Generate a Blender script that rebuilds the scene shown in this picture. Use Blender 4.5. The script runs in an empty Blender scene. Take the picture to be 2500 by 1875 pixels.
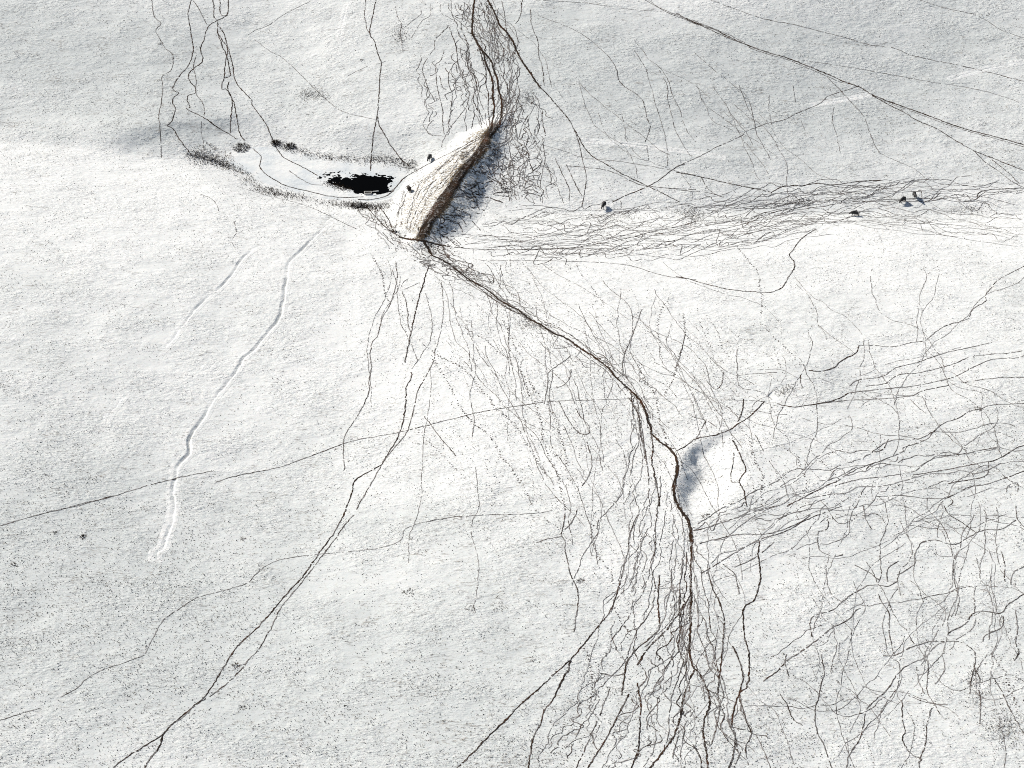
import bpy, math, random
import numpy as np

random.seed(7)
rng = np.random.default_rng(11)
scene = bpy.context.scene
col = scene.collection

# ------------------------------------------------------------------ camera, sky, sun, exposure
FPX, CAM_H, DEP = 5200.0, 318.0, math.radians(37.0)      # focal length in photo pixels, height, depression
cam_d = bpy.data.cameras.new('camera')
cam_d.sensor_width = 36.0
cam_d.lens = 36.0 * FPX / 2500.0
cam_d.clip_start = 1.0
cam_d.clip_end = 30000.0
cam = bpy.data.objects.new('camera', cam_d)
col.objects.link(cam)
cam.location = (0, 0, CAM_H)
cam.rotation_euler = (math.pi / 2 - DEP, 0, 0)
scene.camera = cam

SUN_EL = math.radians(37.0)
SUN_DIR = np.array([-0.86, 0.51]); SUN_DIR /= np.linalg.norm(SUN_DIR)    # horizontal direction towards the sun
world = bpy.data.worlds.new('World')
scene.world = world
world.use_nodes = True
wn, wl = world.node_tree.nodes, world.node_tree.links
bg = wn['Background']
sky = wn.new('ShaderNodeTexSky')
sky.sky_type = 'NISHITA'
sky.sun_disc = False
sky.sun_elevation = SUN_EL
sky.sun_rotation = math.atan2(SUN_DIR[0], SUN_DIR[1])
sky.air_density = 1.0
sky.dust_density = 1.5
sky.ozone_density = 0.5
wl.new(sky.outputs[0], bg.inputs[0])
bg.inputs[1].default_value = 0.055
sun_d = bpy.data.lights.new('sun', 'SUN')
sun_d.energy = 3.8
sun_d.angle = math.radians(0.5)
sun_d.color = (1.0, 0.955, 0.88)
sun = bpy.data.objects.new('sun', sun_d)
col.objects.link(sun)
sun.location = (-200, 300, 300)
sv = (SUN_DIR[0] * math.cos(SUN_EL), SUN_DIR[1] * math.cos(SUN_EL), math.sin(SUN_EL))
from mathutils import Vector
sun.rotation_euler = Vector(sv).to_track_quat('Z', 'Y').to_euler()

scene.view_settings.view_transform = 'Standard'
scene.view_settings.look = 'None'
scene.view_settings.exposure = 0.31
scene.view_settings.gamma = 1.0
scene.view_settings.use_curve_mapping = False
scene.render.engine = 'CYCLES'
scene.cycles.use_denoising = False
scene.cycles.pixel_filter_type = 'BLACKMAN_HARRIS'
scene.cycles.filter_width = 1.0
scene.cycles.max_bounces = 4
scene.cycles.diffuse_bounces = 2

# ------------------------------------------------------------------ maths helpers
def _hash(ix, iy, seed):
    h = (ix.astype(np.int64) * 374761393 + iy.astype(np.int64) * 668265263 + seed * 974634777) & 0x7fffffff
    h = ((h ^ (h >> 13)) * 1274126177) & 0x7fffffff
    h = h ^ (h >> 16)
    return (h & 0xffff) / 65535.0

def vnoise(x, y, seed=0):
    """smooth value noise, -1..1"""
    x = np.asarray(x, float); y = np.asarray(y, float)
    ix, iy = np.floor(x), np.floor(y)
    fx, fy = x - ix, y - iy
    fx = fx * fx * fx * (fx * (fx * 6 - 15) + 10); fy = fy * fy * fy * (fy * (fy * 6 - 15) + 10)
    a = _hash(ix, iy, seed); b = _hash(ix + 1, iy, seed)
    c = _hash(ix, iy + 1, seed); d = _hash(ix + 1, iy + 1, seed)
    return ((a + (b - a) * fx) * (1 - fy) + (c + (d - c) * fx) * fy) * 2 - 1

def fbm(x, y, seed=0, octv=3):
    s, a = 0, 1.0
    for k in range(octv):
        s = s + a * vnoise(x * 2 ** k, y * 2 ** k, seed + k * 17); a *= 0.5
    return s

def sstep(a, b, x):
    t = np.clip((x - a) / (b - a), 0, 1)
    return t * t * (3 - 2 * t)

SD, CD = math.sin(DEP), math.cos(DEP)
def ray(u, v):
    """direction of the sight line through photo point (u, v)"""
    a = (np.asarray(u, float) - 1250.0) / FPX
    b = (937.5 - np.asarray(v, float)) / FPX
    return a, CD + b * SD, -SD + b * CD

def flat(u, v, z=0.0):
    dx, dy, dz = ray(u, v)
    t = (z - CAM_H) / dz
    return np.stack([dx * t, dy * t], -1)

def poly_dist(px, py, pts, vals=None):
    """distance to a polyline, signed (+ right of its direction), and a value interpolated along it"""
    best = np.full(px.shape, 1e9); sgn = np.ones(px.shape); val = np.zeros(px.shape)
    for i in range(len(pts) - 1):
        a, b = pts[i], pts[i + 1]
        d = b - a; L2 = float(d @ d) + 1e-9
        t = np.clip(((px - a[0]) * d[0] + (py - a[1]) * d[1]) / L2, 0, 1)
        qx, qy = px - a[0] - t * d[0], py - a[1] - t * d[1]
        dist = np.hypot(qx, qy)
        m = dist < best
        best = np.where(m, dist, best)
        sgn = np.where(m, np.sign((px - a[0]) * d[1] - (py - a[1]) * d[0]), sgn)
        if vals is not None:
            val = np.where(m, vals[i] + (vals[i + 1] - vals[i]) * t, val)
    return best, sgn, val

# tile offsets of the nine views in which the photograph was measured (2.592 view pixels per photo pixel)
TILE = {'A': (0, 0), 'B': (850, 0), 'C': (1650, 0), 'D': (0, 600), 'E': (850, 600), 'F': (1650, 600),
        'G': (0, 1235), 'H': (850, 1235), 'I': (1650, 1235)}
def src(tile, pts):
    o = TILE[tile]
    return [(o[0] + x / 2.592, o[1] + y / 2.592) for x, y in pts]
def P(tile, s):
    v = [float(q) for q in s.replace(' ', ',').split(',') if q]
    return src(tile, list(zip(v[0::2], v[1::2])))
def spline(pts, step):
    """Catmull-Rom through pts, resampled to even step"""
    p = np.array(pts, float)
    if len(p) < 3:
        n = max(2, int(np.linalg.norm(p[-1] - p[0]) / step) + 1)
        t = np.linspace(0, 1, n)[:, None]
        return p[0] + (p[-1] - p[0]) * t
    q = np.vstack([2 * p[0] - p[1], p, 2 * p[-1] - p[-2]])
    out = []
    for i in range(1, len(q) - 2):
        n = max(2, int(np.linalg.norm(q[i + 1] - q[i]) / step * 2))
        t = np.linspace(0, 1, n, endpoint=False)[:, None]
        out.append(0.5 * (2 * q[i] + (q[i + 1] - q[i - 1]) * t + (2 * q[i - 1] - 5 * q[i] + 4 * q[i + 1] - q[i + 2]) * t ** 2
                          + (3 * q[i] - q[i - 1] - 3 * q[i + 1] + q[i + 2]) * t ** 3))
    out = np.vstack(out + [p[-1:]])
    s = np.r_[0, np.cumsum(np.linalg.norm(np.diff(out, axis=0), axis=1))]
    n = max(2, int(s[-1] / step) + 1)
    k = np.linspace(0, s[-1], n)
    return np.stack([np.interp(k, s, out[:, j]) for j in range(out.shape[1])], -1)

# ------------------------------------------------------------------ the lie of the land
AX = [flat(u, v) for u, v in ((-400, 330), (0, 340), (560, 400), (900, 470), (1300, 520), (2500, 512), (2900, 500))]
AXX = np.array([p[0] for p in AX]); AXY = np.array([p[1] for p in AX])

DAM_PX = [(1225, 285, 0.2), (1196, 322, 2.2), (1178, 352, 3.4), (1143, 402, 4.6), (1112, 448, 5.2), (1081, 490, 5.0), (1051, 532, 4.2), (1032, 562, 2.6), (1018, 590, 0.6)]
HOL_PX = [(1815, 1040, 0.0), (1760, 1058, 0.3), (1706, 1078, 1.0), (1668, 1105, 2.0), (1657, 1140, 2.3), (1648, 1186, 2.1), (1655, 1226, 1.4), (1674, 1262, 0.5), (1690, 1290, 0.0)]

GUL_PX = [  # ditches drifted half full of snow: polyline, half width (m), depth (m)
    (P('D', '1640,0 1590,30 1545,65 1510,110 1440,210 1360,290 1270,360 1200,440 1110,560 1080,600 1000,690 985,720'), 1.0, 0.85),
    (P('D', '790,950 740,1010 700,1060 670,1130 655,1180'), 0.5, 0.25),
    (P('D', '2060,-130 1990,-60 1920,10 1870,60 1826,105 1815,170 1800,260 1790,340 1775,420 1750,480 1680,560 1610,650 1540,710 1480,810 1390,920 1340,980 1290,1080 1220,1170 1195,1230 1200,1290 1170,1340 1115,1400 1105,1480 1090,1560 1095,1660 1078,1756 1040,1876 1030,1916 985,1940 985,2006'), 1.15, 1.05),
    (P('B', '1480,890 1600,897 1750,910 1900,930 2073,950 2220,972 2393,998'), 0.55, 0.45),
    (P('C', '850,668 1000,640 1150,615 1240,598'), 0.5, 0.4),
    (P('C', '1720,503 1850,465 2000,430 2230,385'), 0.55, 0.4),
    (P('E', '1500,1410 1620,1340 1700,1290 1830,1205 1960,1110 2090,1010 2203,935'), 2.2, 0.42),
    (P('H', '1060,130 1100,90 1150,65'), 0.8, 0.35),
    (P('A', '2200,20 2175,110 2145,245'), 0.6, 0.5),
    (P('A', '2110,1370 2050,1410 1990,1455'), 0.7, 0.5),
    (P('F', '575,995 615,955 645,915 700,890 750,865 820,835'), 3.4, 2.6),
    (P('I', '1885,1165 1905,1140 1940,1128 1975,1132'), 0.8, 0.7),
]

def profile(x, y):
    """valley, hillsides and rolling ground, before dam, bank, ditches and pond"""
    ya = np.interp(x, AXX, AXY)
    d = y - ya
    near = 19.0 * np.tanh(np.maximum(-d, 0) / 150.0)
    near = near + 2.2 * np.tanh(np.maximum(-d, 0) / 18.0)
    far = 0.165 * np.maximum(d, 0)
    far = np.where(d > 200, 0.165 * 200 + 0.03 * (d - 200), far)
    h = near + far
    # smooth the valley floor
    h = np.sqrt(h * h + 0.35 ** 2) - 0.35
    wide = np.exp(-(((x) / 1500) ** 2 + ((y - 450) / 1500) ** 2))
    h = h * wide
    h = h + (0.55 * vnoise(x / 55, y / 70, 3) + 0.28 * vnoise(x / 26 + 9, y / 34, 5) + 0.10 * vnoise(x / 9, y / 12, 8)
             + 0.06 * vnoise(x / 4.6, y / 3.0, 12) * (0.5 + 0.6 * vnoise(x / 30 + 3, y / 22, 14)) + 0.02 * vnoise(x / 2.4, y / 1.9, 13))
    for (gx, gy, sx, sy, a, rot) in BUMPS:
        c, s = math.cos(rot), math.sin(rot)
        X, Y = (x - gx) * c + (y - gy) * s, -(x - gx) * s + (y - gy) * c
        h = h + 1.2 * a * np.exp(-(X / sx) ** 2 - (Y / sy) ** 2)
    m = (x > SCARP[0, 0] - 45) & (x < SCARP[-1, 0] + 45) & (y > SCARP[:, 1].min() - 50) & (y < SCARP[:, 1].max() + 50)
    if np.any(m):
        d_, s_, v_ = poly_dist(x[m], y[m], SCARP, SCARP_H)
        h = np.array(h); h[m] += v_ * np.where(s_ > 0, 1 - sstep(0, 8.0, d_), 1 - sstep(0, 32.0, d_))
    return h

SCARP = spline(flat(*np.array([(255, 372), (300, 345), (400, 318), (500, 302), (600, 292), (690, 292)], float).T), 2.0)
SCARP_H = np.interp(np.linspace(0, 1, len(SCARP)), [0, .1, .4, .7, 1], [0, 1.1, 1.7, 1.2, 0])
def bump(u, v, sx, sy, a, rot=0.0):
    p = flat(u, v)
    return (p[0], p[1], sx, sy, a, math.radians(rot))
BUMPS = [
    bump(330, 345, 26, 9, 1.6, -14),       # low rise with a shaded side left of the pond
    bump(640, 1250, 58, 75, -4.2, 12),     # broad trough: its left flank lies away from the sun, its right flank faces it
    bump(2300, 260, 60, 45, -4.0, 0),
    bump(650, 180, 45, 50, -2.6, 0),
    bump(1760, 60, 40, 12, 1.2, -20),
    bump(1930, 985, 16, 8, 0.9, 12),
    bump(2350, 1450, 40, 40, -1.8, 0),
]
def fields(x, y, lst):
    h = np.zeros(np.shape(x))
    for (gx, gy, sx, sy, a, rot) in lst:
        c, s = math.cos(rot), math.sin(rot)
        X, Y = (x - gx) * c + (y - gy) * s, -(x - gx) * s + (y - gy) * c
        h = h + a * np.exp(-(X / sx) ** 2 - (Y / sy) ** 2)
    return h
SHADE_COVER = [  # painted grey of shaded slopes (+), white of sunlit ones (-); also grass density
    bump(230, 1560, 52, 46, 1.0), bump(60, 140, 50, 42, 0.8), bump(470, 230, 40, 28, 0.5), bump(1760, 300, 60, 40, 0.9), bump(2350, 240, 40, 40, 0.45),
    bump(1290, 190, 26, 40, 0.5), bump(2400, 1650, 34, 34, 0.5), bump(900, 1680, 44, 26, 0.4), bump(390, 325, 22, 8, 0.8), bump(1040, 1370, 30, 12, 0.35),
    bump(180, 455, 44, 14, -0.9), bump(1750, 610, 60, 10, -0.9), bump(1300, 760, 36, 22, -0.6), bump(1640, 100, 34, 12, -0.6), bump(1760, 1230, 8, 8, -0.9),
    bump(680, 590, 40, 14, -0.6), bump(2430, 480, 16, 5, -0.7), bump(480, 850, 30, 30, 0.2), bump(100, 1000, 26, 50, 0.35), bump(2050, 850, 40, 16, 0.25), bump(1250, 1900, 110, 34, 0.6), bump(2350, 1250, 40, 40, 0.3), bump(2300, 60, 60, 30, 0.4), bump(1250, 200, 220, 40, 0.3),
]

def lift(u, v, extra=None):
    """photo point to a point on the ground (optionally `extra` metres above the bare profile)"""
    u = np.atleast_1d(np.asarray(u, float)); v = np.atleast_1d(np.asarray(v, float))
    dx, dy, dz = ray(u, v)
    z = np.zeros_like(u)
    f = (lambda x, y: profile(x, y) + extra) if extra is not None else height
    for _ in range(14):
        t = (z - CAM_H) / dz
        z = 0.5 * z + 0.5 * f(dx * t, dy * t)
    t = (z - CAM_H) / dz
    return np.stack([dx * t, dy * t, f(dx * t, dy * t)], -1)

def crest(px):
    a = np.array(px, float)
    q = lift(a[:, 0], a[:, 1], a[:, 2])
    full = spline(np.c_[q[:, :2], a[:, 2]], 2.0)
    return full[:, :2], full[:, 2]
DAM_XY, DAM_H = crest(DAM_PX)
DAM_XY = DAM_XY + 0.7 * np.stack([vnoise(np.arange(len(DAM_XY)) / 2.2, np.zeros(len(DAM_XY)), 201), vnoise(np.arange(len(DAM_XY)) / 2.2, np.zeros(len(DAM_XY)), 202)], -1)
HOL_XY, HOL_H = crest([(u_, v_, 0.0) for u_, v_, _ in HOL_PX])
HOL_H = np.interp(np.linspace(0, 1, len(HOL_XY)), np.linspace(0, 1, len(HOL_PX)), [q[2] for q in HOL_PX])


def ridge(x, y, xy, hh, sl, sr, half, right):
    out = np.zeros(x.shape)
    R = float(hh.max()) / min(sl, sr) + 6
    m = (x > xy[:, 0].min() - R) & (x < xy[:, 0].max() + R) & (y > xy[:, 1].min() - R) & (y < xy[:, 1].max() + R)
    if not m.any():
        return out, out
    px, py = x[m], y[m]
    d, s, v = poly_dist(px, py, xy, hh)
    s = s * right
    n = vnoise(px / 5.0, py / 5.0, 31) * 0.5 + vnoise(px / 1.7, py / 1.7, 32) * 0.2
    e = np.maximum(0, d - half)
    slope = np.where(s > 0, sr, sl)
    hgt = v - slope * np.sqrt(e * e + 0.15) + slope * 0.38
    hgt = hgt + n * 0.5 * sstep(0.0, 1.6, hgt)
    k = np.where(s > 0, 1.8, 0.7)                                               # rounded toe
    hgt = np.where(hgt > k, hgt, np.maximum(0, (hgt + k)) ** 2 / (4 * k))
    out[m] = np.maximum(hgt, 0)
    side = np.zeros(x.shape); side[m] = s * d
    return out, side

def dam(x, y): return ridge(x, y, DAM_XY, DAM_H, 0.34, 0.73, 0.8, -1)
def hollow(x, y):
    """steep-headed hollow right of the trail"""
    out = np.zeros(x.shape)
    m = (x > HOL_XY[:, 0].min() - 25) & (x < HOL_XY[:, 0].max() + 25) & (y > HOL_XY[:, 1].min() - 25) & (y < HOL_XY[:, 1].max() + 25)
    if not m.any(): return out
    px, py = x[m], y[m]
    d, s, v = poly_dist(px, py, HOL_XY, HOL_H)
    d = d + (0.4 * vnoise(px / 3.0, py / 3.0, 36) + 0.35 * vnoise(px / 1.3, py / 1.3, 37)) * sstep(0.3, 2, d)
    run = v / 0.46 + 0.5
    c = np.where(s < 0, -v * sstep(0, run, d) * (1 - sstep(run + 0.8, run + 11, d)), 0)
    out[m] = c + 0.22 * v * np.exp(-(d / 2.2) ** 2) * 0.6
    return out

# pond: outline on the valley floor
POND_PX = [(545, 378), (585, 362), (660, 360), (740, 372), (830, 388), (930, 395), (985, 408), (990, 440), (972, 470), (940, 486), (880, 492), (800, 485),
           (720, 470), (650, 448), (600, 425), (565, 402)]
_pc = lift(*np.array(POND_PX, float).T, extra=0.0)
POND_Z = float(np.min(_pc[:, 2])) - 0.35
POND_XY = flat(*np.array(POND_PX, float).T, z=POND_Z)
POND_XY = spline(np.vstack([POND_XY, POND_XY[:1]]), 1.0)[:-1]
def inside(x, y, poly):
    c = np.zeros(x.shape, bool)
    n = len(poly)
    for i in range(n):
        (x1, y1), (x2, y2) = poly[i], poly[(i + 1) % n]
        hit = ((y1 > y) != (y2 > y)) & (x < (x2 - x1) * (y - y1) / (y2 - y1 + 1e-12) + x1)
        c ^= hit
    return c
def pond_sd(x, y):
    """signed distance to the pond's edge, negative inside; far away just large"""
    out = np.full(x.shape, 99.0)
    m = (x > POND_XY[:, 0].min() - 30) & (x < POND_XY[:, 0].max() + 30) & (y > POND_XY[:, 1].min() - 30) & (y < POND_XY[:, 1].max() + 30)
    if m.any():
        d, _, _ = poly_dist(x[m], y[m], np.vstack([POND_XY, POND_XY[:1]]))
        out[m] = np.where(inside(x[m], y[m], POND_XY), -d, d)
    return out

def ground(x, y):
    """bare ground with the pond's basin, without dam, bank and ditches"""
    h = profile(x, y)
    sd = pond_sd(x, y)
    w = 1 - sstep(0.0, 14.0, sd)
    shore = POND_Z + 0.05 + 0.075 * np.maximum(sd, 0)
    h = h * (1 - w) + np.where(sd < 0, POND_Z - 0.25 * sstep(0, 1.2, -sd), shore) * w
    return h + hollow(x, y)

def height(x, y):
    x = np.asarray(x, float); y = np.asarray(y, float)
    return ground(x, y) + dam(x, y)[0]

# ------------------------------------------------------------------ mesh helpers
def mesh_np(name, verts, faces_flat, counts, mat, smooth=False, attrs=None, uvs=None):
    me = bpy.data.meshes.new(name)
    verts = np.asarray(verts, np.float32); faces_flat = np.asarray(faces_flat, np.int32); counts = np.asarray(counts, np.int32)
    me.vertices.add(len(verts)); me.vertices.foreach_set('co', verts.ravel())
    me.loops.add(len(faces_flat)); me.loops.foreach_set('vertex_index', faces_flat)
    me.polygons.add(len(counts))
    st = np.zeros(len(counts), np.int32); st[1:] = np.cumsum(counts)[:-1]
    me.polygons.foreach_set('loop_start', st)
    me.polygons.foreach_set('loop_total', counts)
    me.update(calc_edges=True)
    me.polygons.foreach_set('use_smooth', np.full(len(counts), smooth, bool))
    for k, a in (attrs or {}).items():
        at = me.attributes.new(k, 'FLOAT', 'POINT'); at.data.foreach_set('value', np.asarray(a, np.float32))
    me.materials.append(mat)
    me.validate()
    return me
def link(name, me, parent=None):
    o = bpy.data.objects.new(name, me); col.objects.link(o)
    if parent: o.parent = parent
    return o
def tag(o, label=None, cat=None, group=None, kind=None):
    for k, v in (('label', label), ('category', cat), ('group', group), ('kind', kind)):
        if v: o[k] = v
    return o
def grid_faces(nx, ny):
    i = np.arange(nx * ny).reshape(ny, nx)
    return np.stack([i[:-1, :-1], i[:-1, 1:], i[1:, 1:], i[1:, :-1]], -1).reshape(-1, 4)

# ------------------------------------------------------------------ materials
def new_mat(name):
    m = bpy.data.materials.new(name); m.use_nodes = True
    nt = m.node_tree; b = nt.nodes['Principled BSDF']
    return m, nt, b
def N(nt, t, **kw):
    n = nt.nodes.new(t)
    for k, v in kw.items():
        setattr(n, k, v)
    return n
def noise(nt, vec, scale, detail=2.0, rough=0.5):
    n = N(nt, 'ShaderNodeTexNoise'); n.inputs['Scale'].default_value = scale; n.inputs['Detail'].default_value = detail; n.inputs['Roughness'].default_value = rough
    nt.links.new(vec, n.inputs['Vector']); return n
def ramp(nt, fac, stops):
    r = N(nt, 'ShaderNodeValToRGB')
    e = r.color_ramp.elements
    while len(e) < len(stops): e.new(0.5)
    for el, (p, c) in zip(e, stops):
        el.position = p; el.color = c if len(c) == 4 else (*c, 1)
    nt.links.new(fac, r.inputs[0]); return r
def mapr(nt, fac, a, b, c, d):
    r = N(nt, 'ShaderNodeMapRange'); r.inputs[1].default_value = a; r.inputs[2].default_value = b; r.inputs[3].default_value = c; r.inputs[4].default_value = d
    nt.links.new(fac, r.inputs[0]); return r.outputs[0]
def math_(nt, op, a, b):
    n = N(nt, 'ShaderNodeMath', operation=op)
    for i, q in enumerate((a, b)):
        if isinstance(q, (int, float)): n.inputs[i].default_value = q
        else: nt.links.new(q, n.inputs[i])
    return n.outputs[0]
def mix(nt, fac, a, b):
    n = N(nt, 'ShaderNodeMix', data_type='RGBA')
    for s, q in ((0, fac), (6, a), (7, b)):
        if isinstance(q, (int, float)): n.inputs[s].default_value = q
        elif isinstance(q, tuple): n.inputs[s].default_value = (*q, 1)
        else: nt.links.new(q, n.inputs[s])
    return n.outputs[2]

def snow_material(name, cover_attr=False, smoothness=0.0, ice=False):
    """wind-worked snow over short grass; with cover_attr the attribute 'soil' bares earth and dead grass"""
    m, nt, b = new_mat(name)
    g = N(nt, 'ShaderNodeNewGeometry').outputs['Position']
    mp0 = N(nt, 'ShaderNodeMapping'); mp0.inputs['Scale'].default_value = (0.42, 1.0, 1.0)
    nt.links.new(g, mp0.inputs['Vector'])
    fine = noise(nt, mp0.outputs[0], 2.2, 3.0, 0.6)    # half-metre tufts
    shade_cov = N(nt, 'ShaderNodeAttribute', attribute_name='shade_cover').outputs['Fac']
    mid = noise(nt, mp0.outputs[0], 0.30, 4.0, 0.68)
    big = noise(nt, g, 0.035, 4.0, 0.6)
    # share of grass that pokes through
    dens = mapr(nt, big.outputs[0], 0.36, 0.66, 0.0, 0.07)
    dens2 = mapr(nt, mid.outputs[0], 0.36, 0.68, -0.08, 0.13)
    thr = math_(nt, 'SUBTRACT', 0.69 + smoothness, math_(nt, 'ADD', math_(nt, 'ADD', dens, dens2), math_(nt, 'MULTIPLY', shade_cov, 0.022)))
    f = math_(nt, 'SUBTRACT', fine.outputs[0], thr)
    f = mapr(nt, f, -0.04, 0.16, 0.0, 0.75)
    tint = noise(nt, g, 1.1, 2.0, 0.7)
    snowc = ramp(nt, tint.outputs['Color'], [(0.3, (0.83, 0.86, 0.85)), (0.5, (0.85, 0.86, 0.845)), (0.7, (0.865, 0.855, 0.825))])
    hue2 = noise(nt, g, 1.7, 2.0, 0.7)
    tin = N(nt, 'ShaderNodeMix', data_type='RGBA', blend_type='SOFT_LIGHT'); tin.inputs[0].default_value = 0.30
    nt.links.new(snowc.outputs[0], tin.inputs[6]); nt.links.new(hue2.outputs['Color'], tin.inputs[7])
    thin = mix(nt, mapr(nt, math_(nt, 'ADD', shade_cov, mapr(nt, big.outputs[0], 0.4, 0.65, -0.15, 0.35)), 0.0, 1.0, 0.0, 0.36), tin.outputs[2], (0.345, 0.40, 0.40))  # greys the snow with painted slope shade, plus random thin patches
    hue = noise(nt, g, 3.7, 1.0, 0.5)
    grassc = ramp(nt, hue.outputs[0], [(0.33, (0.10, 0.095, 0.11)), (0.48, (0.22, 0.205, 0.20)), (0.62, (0.34, 0.30, 0.22)), (0.75, (0.29, 0.215, 0.20))])
    c = mix(nt, f, thin, grassc.outputs[0])
    if ice:
        ni = noise(nt, g, 0.16, 4.0, 0.6)
        c = mix(nt, mapr(nt, ni.outputs[0], 0.42, 0.66, 0.0, 0.75), c, (0.60, 0.655, 0.69))
    if cover_attr:
        at = N(nt, 'ShaderNodeAttribute', attribute_name='soil')
        n1 = noise(nt, g, 1.6, 4.0, 0.65)
        k = math_(nt, 'ADD', at.outputs['Fac'], mapr(nt, n1.outputs[0], 0.3, 0.7, -0.42, 0.42))
        k = mapr(nt, k, 0.30, 0.72, 0.0, 1.0)
        soil = noise(nt, g, 2.9, 4.0, 0.7)
        sc = ramp(nt, soil.outputs[0], [(0.3, (0.075, 0.056, 0.036)), (0.48, (0.19, 0.145, 0.088)), (0.6, (0.34, 0.245, 0.125)), (0.75, (0.50, 0.385, 0.21))])
        ad = N(nt, 'ShaderNodeAttribute', attribute_name='dark')
        sc2 = mix(nt, ad.outputs['Fac'], sc.outputs[0], (0.045, 0.028, 0.018))
        c = mix(nt, k, c, sc2)
    nt.links.new(c, b.inputs['Base Color'])
    b.inputs['Roughness'].default_value = 0.85
    b.inputs['Specular IOR Level'].default_value = 0.15
    # relief: crust, sastrugi lying across the view, and grass humps
    mp = N(nt, 'ShaderNodeMapping'); mp.inputs['Scale'].default_value = (0.62, 1.0, 1.0); mp.inputs['Rotation'].default_value = (0, 0, math.radians(8))
    nt.links.new(g, mp.inputs['Vector'])
    sas = noise(nt, mp.outputs[0], 0.95, 4.0, 0.62)
    hsum = math_(nt, 'ADD', math_(nt, 'MULTIPLY', sas.outputs[0], 0.75), math_(nt, 'MULTIPLY', fine.outputs[0], 0.55))
    pat = noise(nt, mp.outputs[0], 0.11, 3.0, 0.6)
    hsum = math_(nt, 'MULTIPLY', hsum, mapr(nt, pat.outputs[0], 0.34, 0.64, 0.25, 1.5))
    bp = N(nt, 'ShaderNodeBump'); bp.inputs['Strength'].default_value = 1.0; bp.inputs['Distance'].default_value = 0.40 * (1 - smoothness * 4)
    nt.links.new(hsum, bp.inputs['Height']); nt.links.new(bp.outputs[0], b.inputs['Normal'])
    return m

M_SNOW = snow_material('snow_over_grass')
M_BANK = snow_material('trampled_bank', cover_attr=True)
M_ICE = snow_material('pond_snow', smoothness=0.13, ice=True)
M_DRIFT = snow_material('drifted_snow', smoothness=0.12)

def trail_material():
    m, nt, b = new_mat('trodden_earth_shade')
    g = N(nt, 'ShaderNodeNewGeometry').outputs['Position']
    n1 = noise(nt, g, 1.9, 3.0, 0.65)
    w = N(nt, 'ShaderNodeAttribute', attribute_name='wear_shade')
    k = math_(nt, 'ADD', w.outputs['Fac'], mapr(nt, n1.outputs[0], 0.3, 0.7, -0.35, 0.35))
    k = mapr(nt, k, 0.0, 0.8, 0.0, 1.0)
    n2 = noise(nt, g, 0.25, 2.0, 0.5)
    soil = ramp(nt, n2.outputs[0], [(0.35, (0.024, 0.017, 0.013)), (0.55, (0.040, 0.024, 0.014)), (0.7, (0.070, 0.032, 0.017))])  # earth colour, darkened further to carry the shade of trail grooves
    c = mix(nt, k, (0.50, 0.49, 0.48), soil.outputs[0])
    nt.links.new(c, b.inputs['Base Color'])
    b.inputs['Roughness'].default_value = 0.95
    b.inputs['Specular IOR Level'].default_value = 0.1
    return m
M_TRAIL = trail_material()

def plant_material(name, c0, c1, c2):
    m, nt, b = new_mat(name)
    at = N(nt, 'ShaderNodeAttribute', attribute_name='tone')
    r = ramp(nt, at.outputs['Fac'], [(0.0, c0), (0.5, c1), (1.0, c2)])
    nt.links.new(r.outputs[0], b.inputs['Base Color']); b.inputs['Roughness'].default_value = 0.9
    b.inputs['Specular IOR Level'].default_value = 0.1
    return m
M_STUB = plant_material('dead_grass', (0.12, 0.11, 0.12), (0.26, 0.23, 0.205), (0.42, 0.37, 0.27))
M_REED = plant_material('dry_reed', (0.025, 0.018, 0.015), (0.075, 0.052, 0.036), (0.17, 0.12, 0.07))

mw, nt, b = new_mat('open_water')
b.inputs['Base Color'].default_value = (0.002, 0.002, 0.002, 1); b.inputs['Roughness'].default_value = 0.12; b.inputs['IOR'].default_value = 1.33
b.inputs['Specular IOR Level'].default_value = 0.03
wv = noise(nt, N(nt, 'ShaderNodeNewGeometry').outputs['Position'], 2.0, 2.0); bp = N(nt, 'ShaderNodeBump'); bp.inputs['Distance'].default_value = 0.02
nt.links.new(wv.outputs[0], bp.inputs['Height']); nt.links.new(bp.outputs[0], b.inputs['Normal'])
M_WATER = mw

def hide_material(name, c):
    m, nt, b = new_mat(name)
    g = N(nt, 'ShaderNodeNewGeometry').outputs['Position']
    n = noise(nt, g, 6.0, 3.0)
    r = ramp(nt, n.outputs[0], [(0.35, c), (0.65, tuple(q * 1.8 for q in c))])
    nt.links.new(r.outputs[0], b.inputs['Base Color']); b.inputs['Roughness'].default_value = 0.6
    return m
M_COW_BLACK = hide_material('black_hide', (0.010, 0.009, 0.009))
M_COW_BROWN = hide_material('dark_brown_hide', (0.022, 0.012, 0.008))

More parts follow.
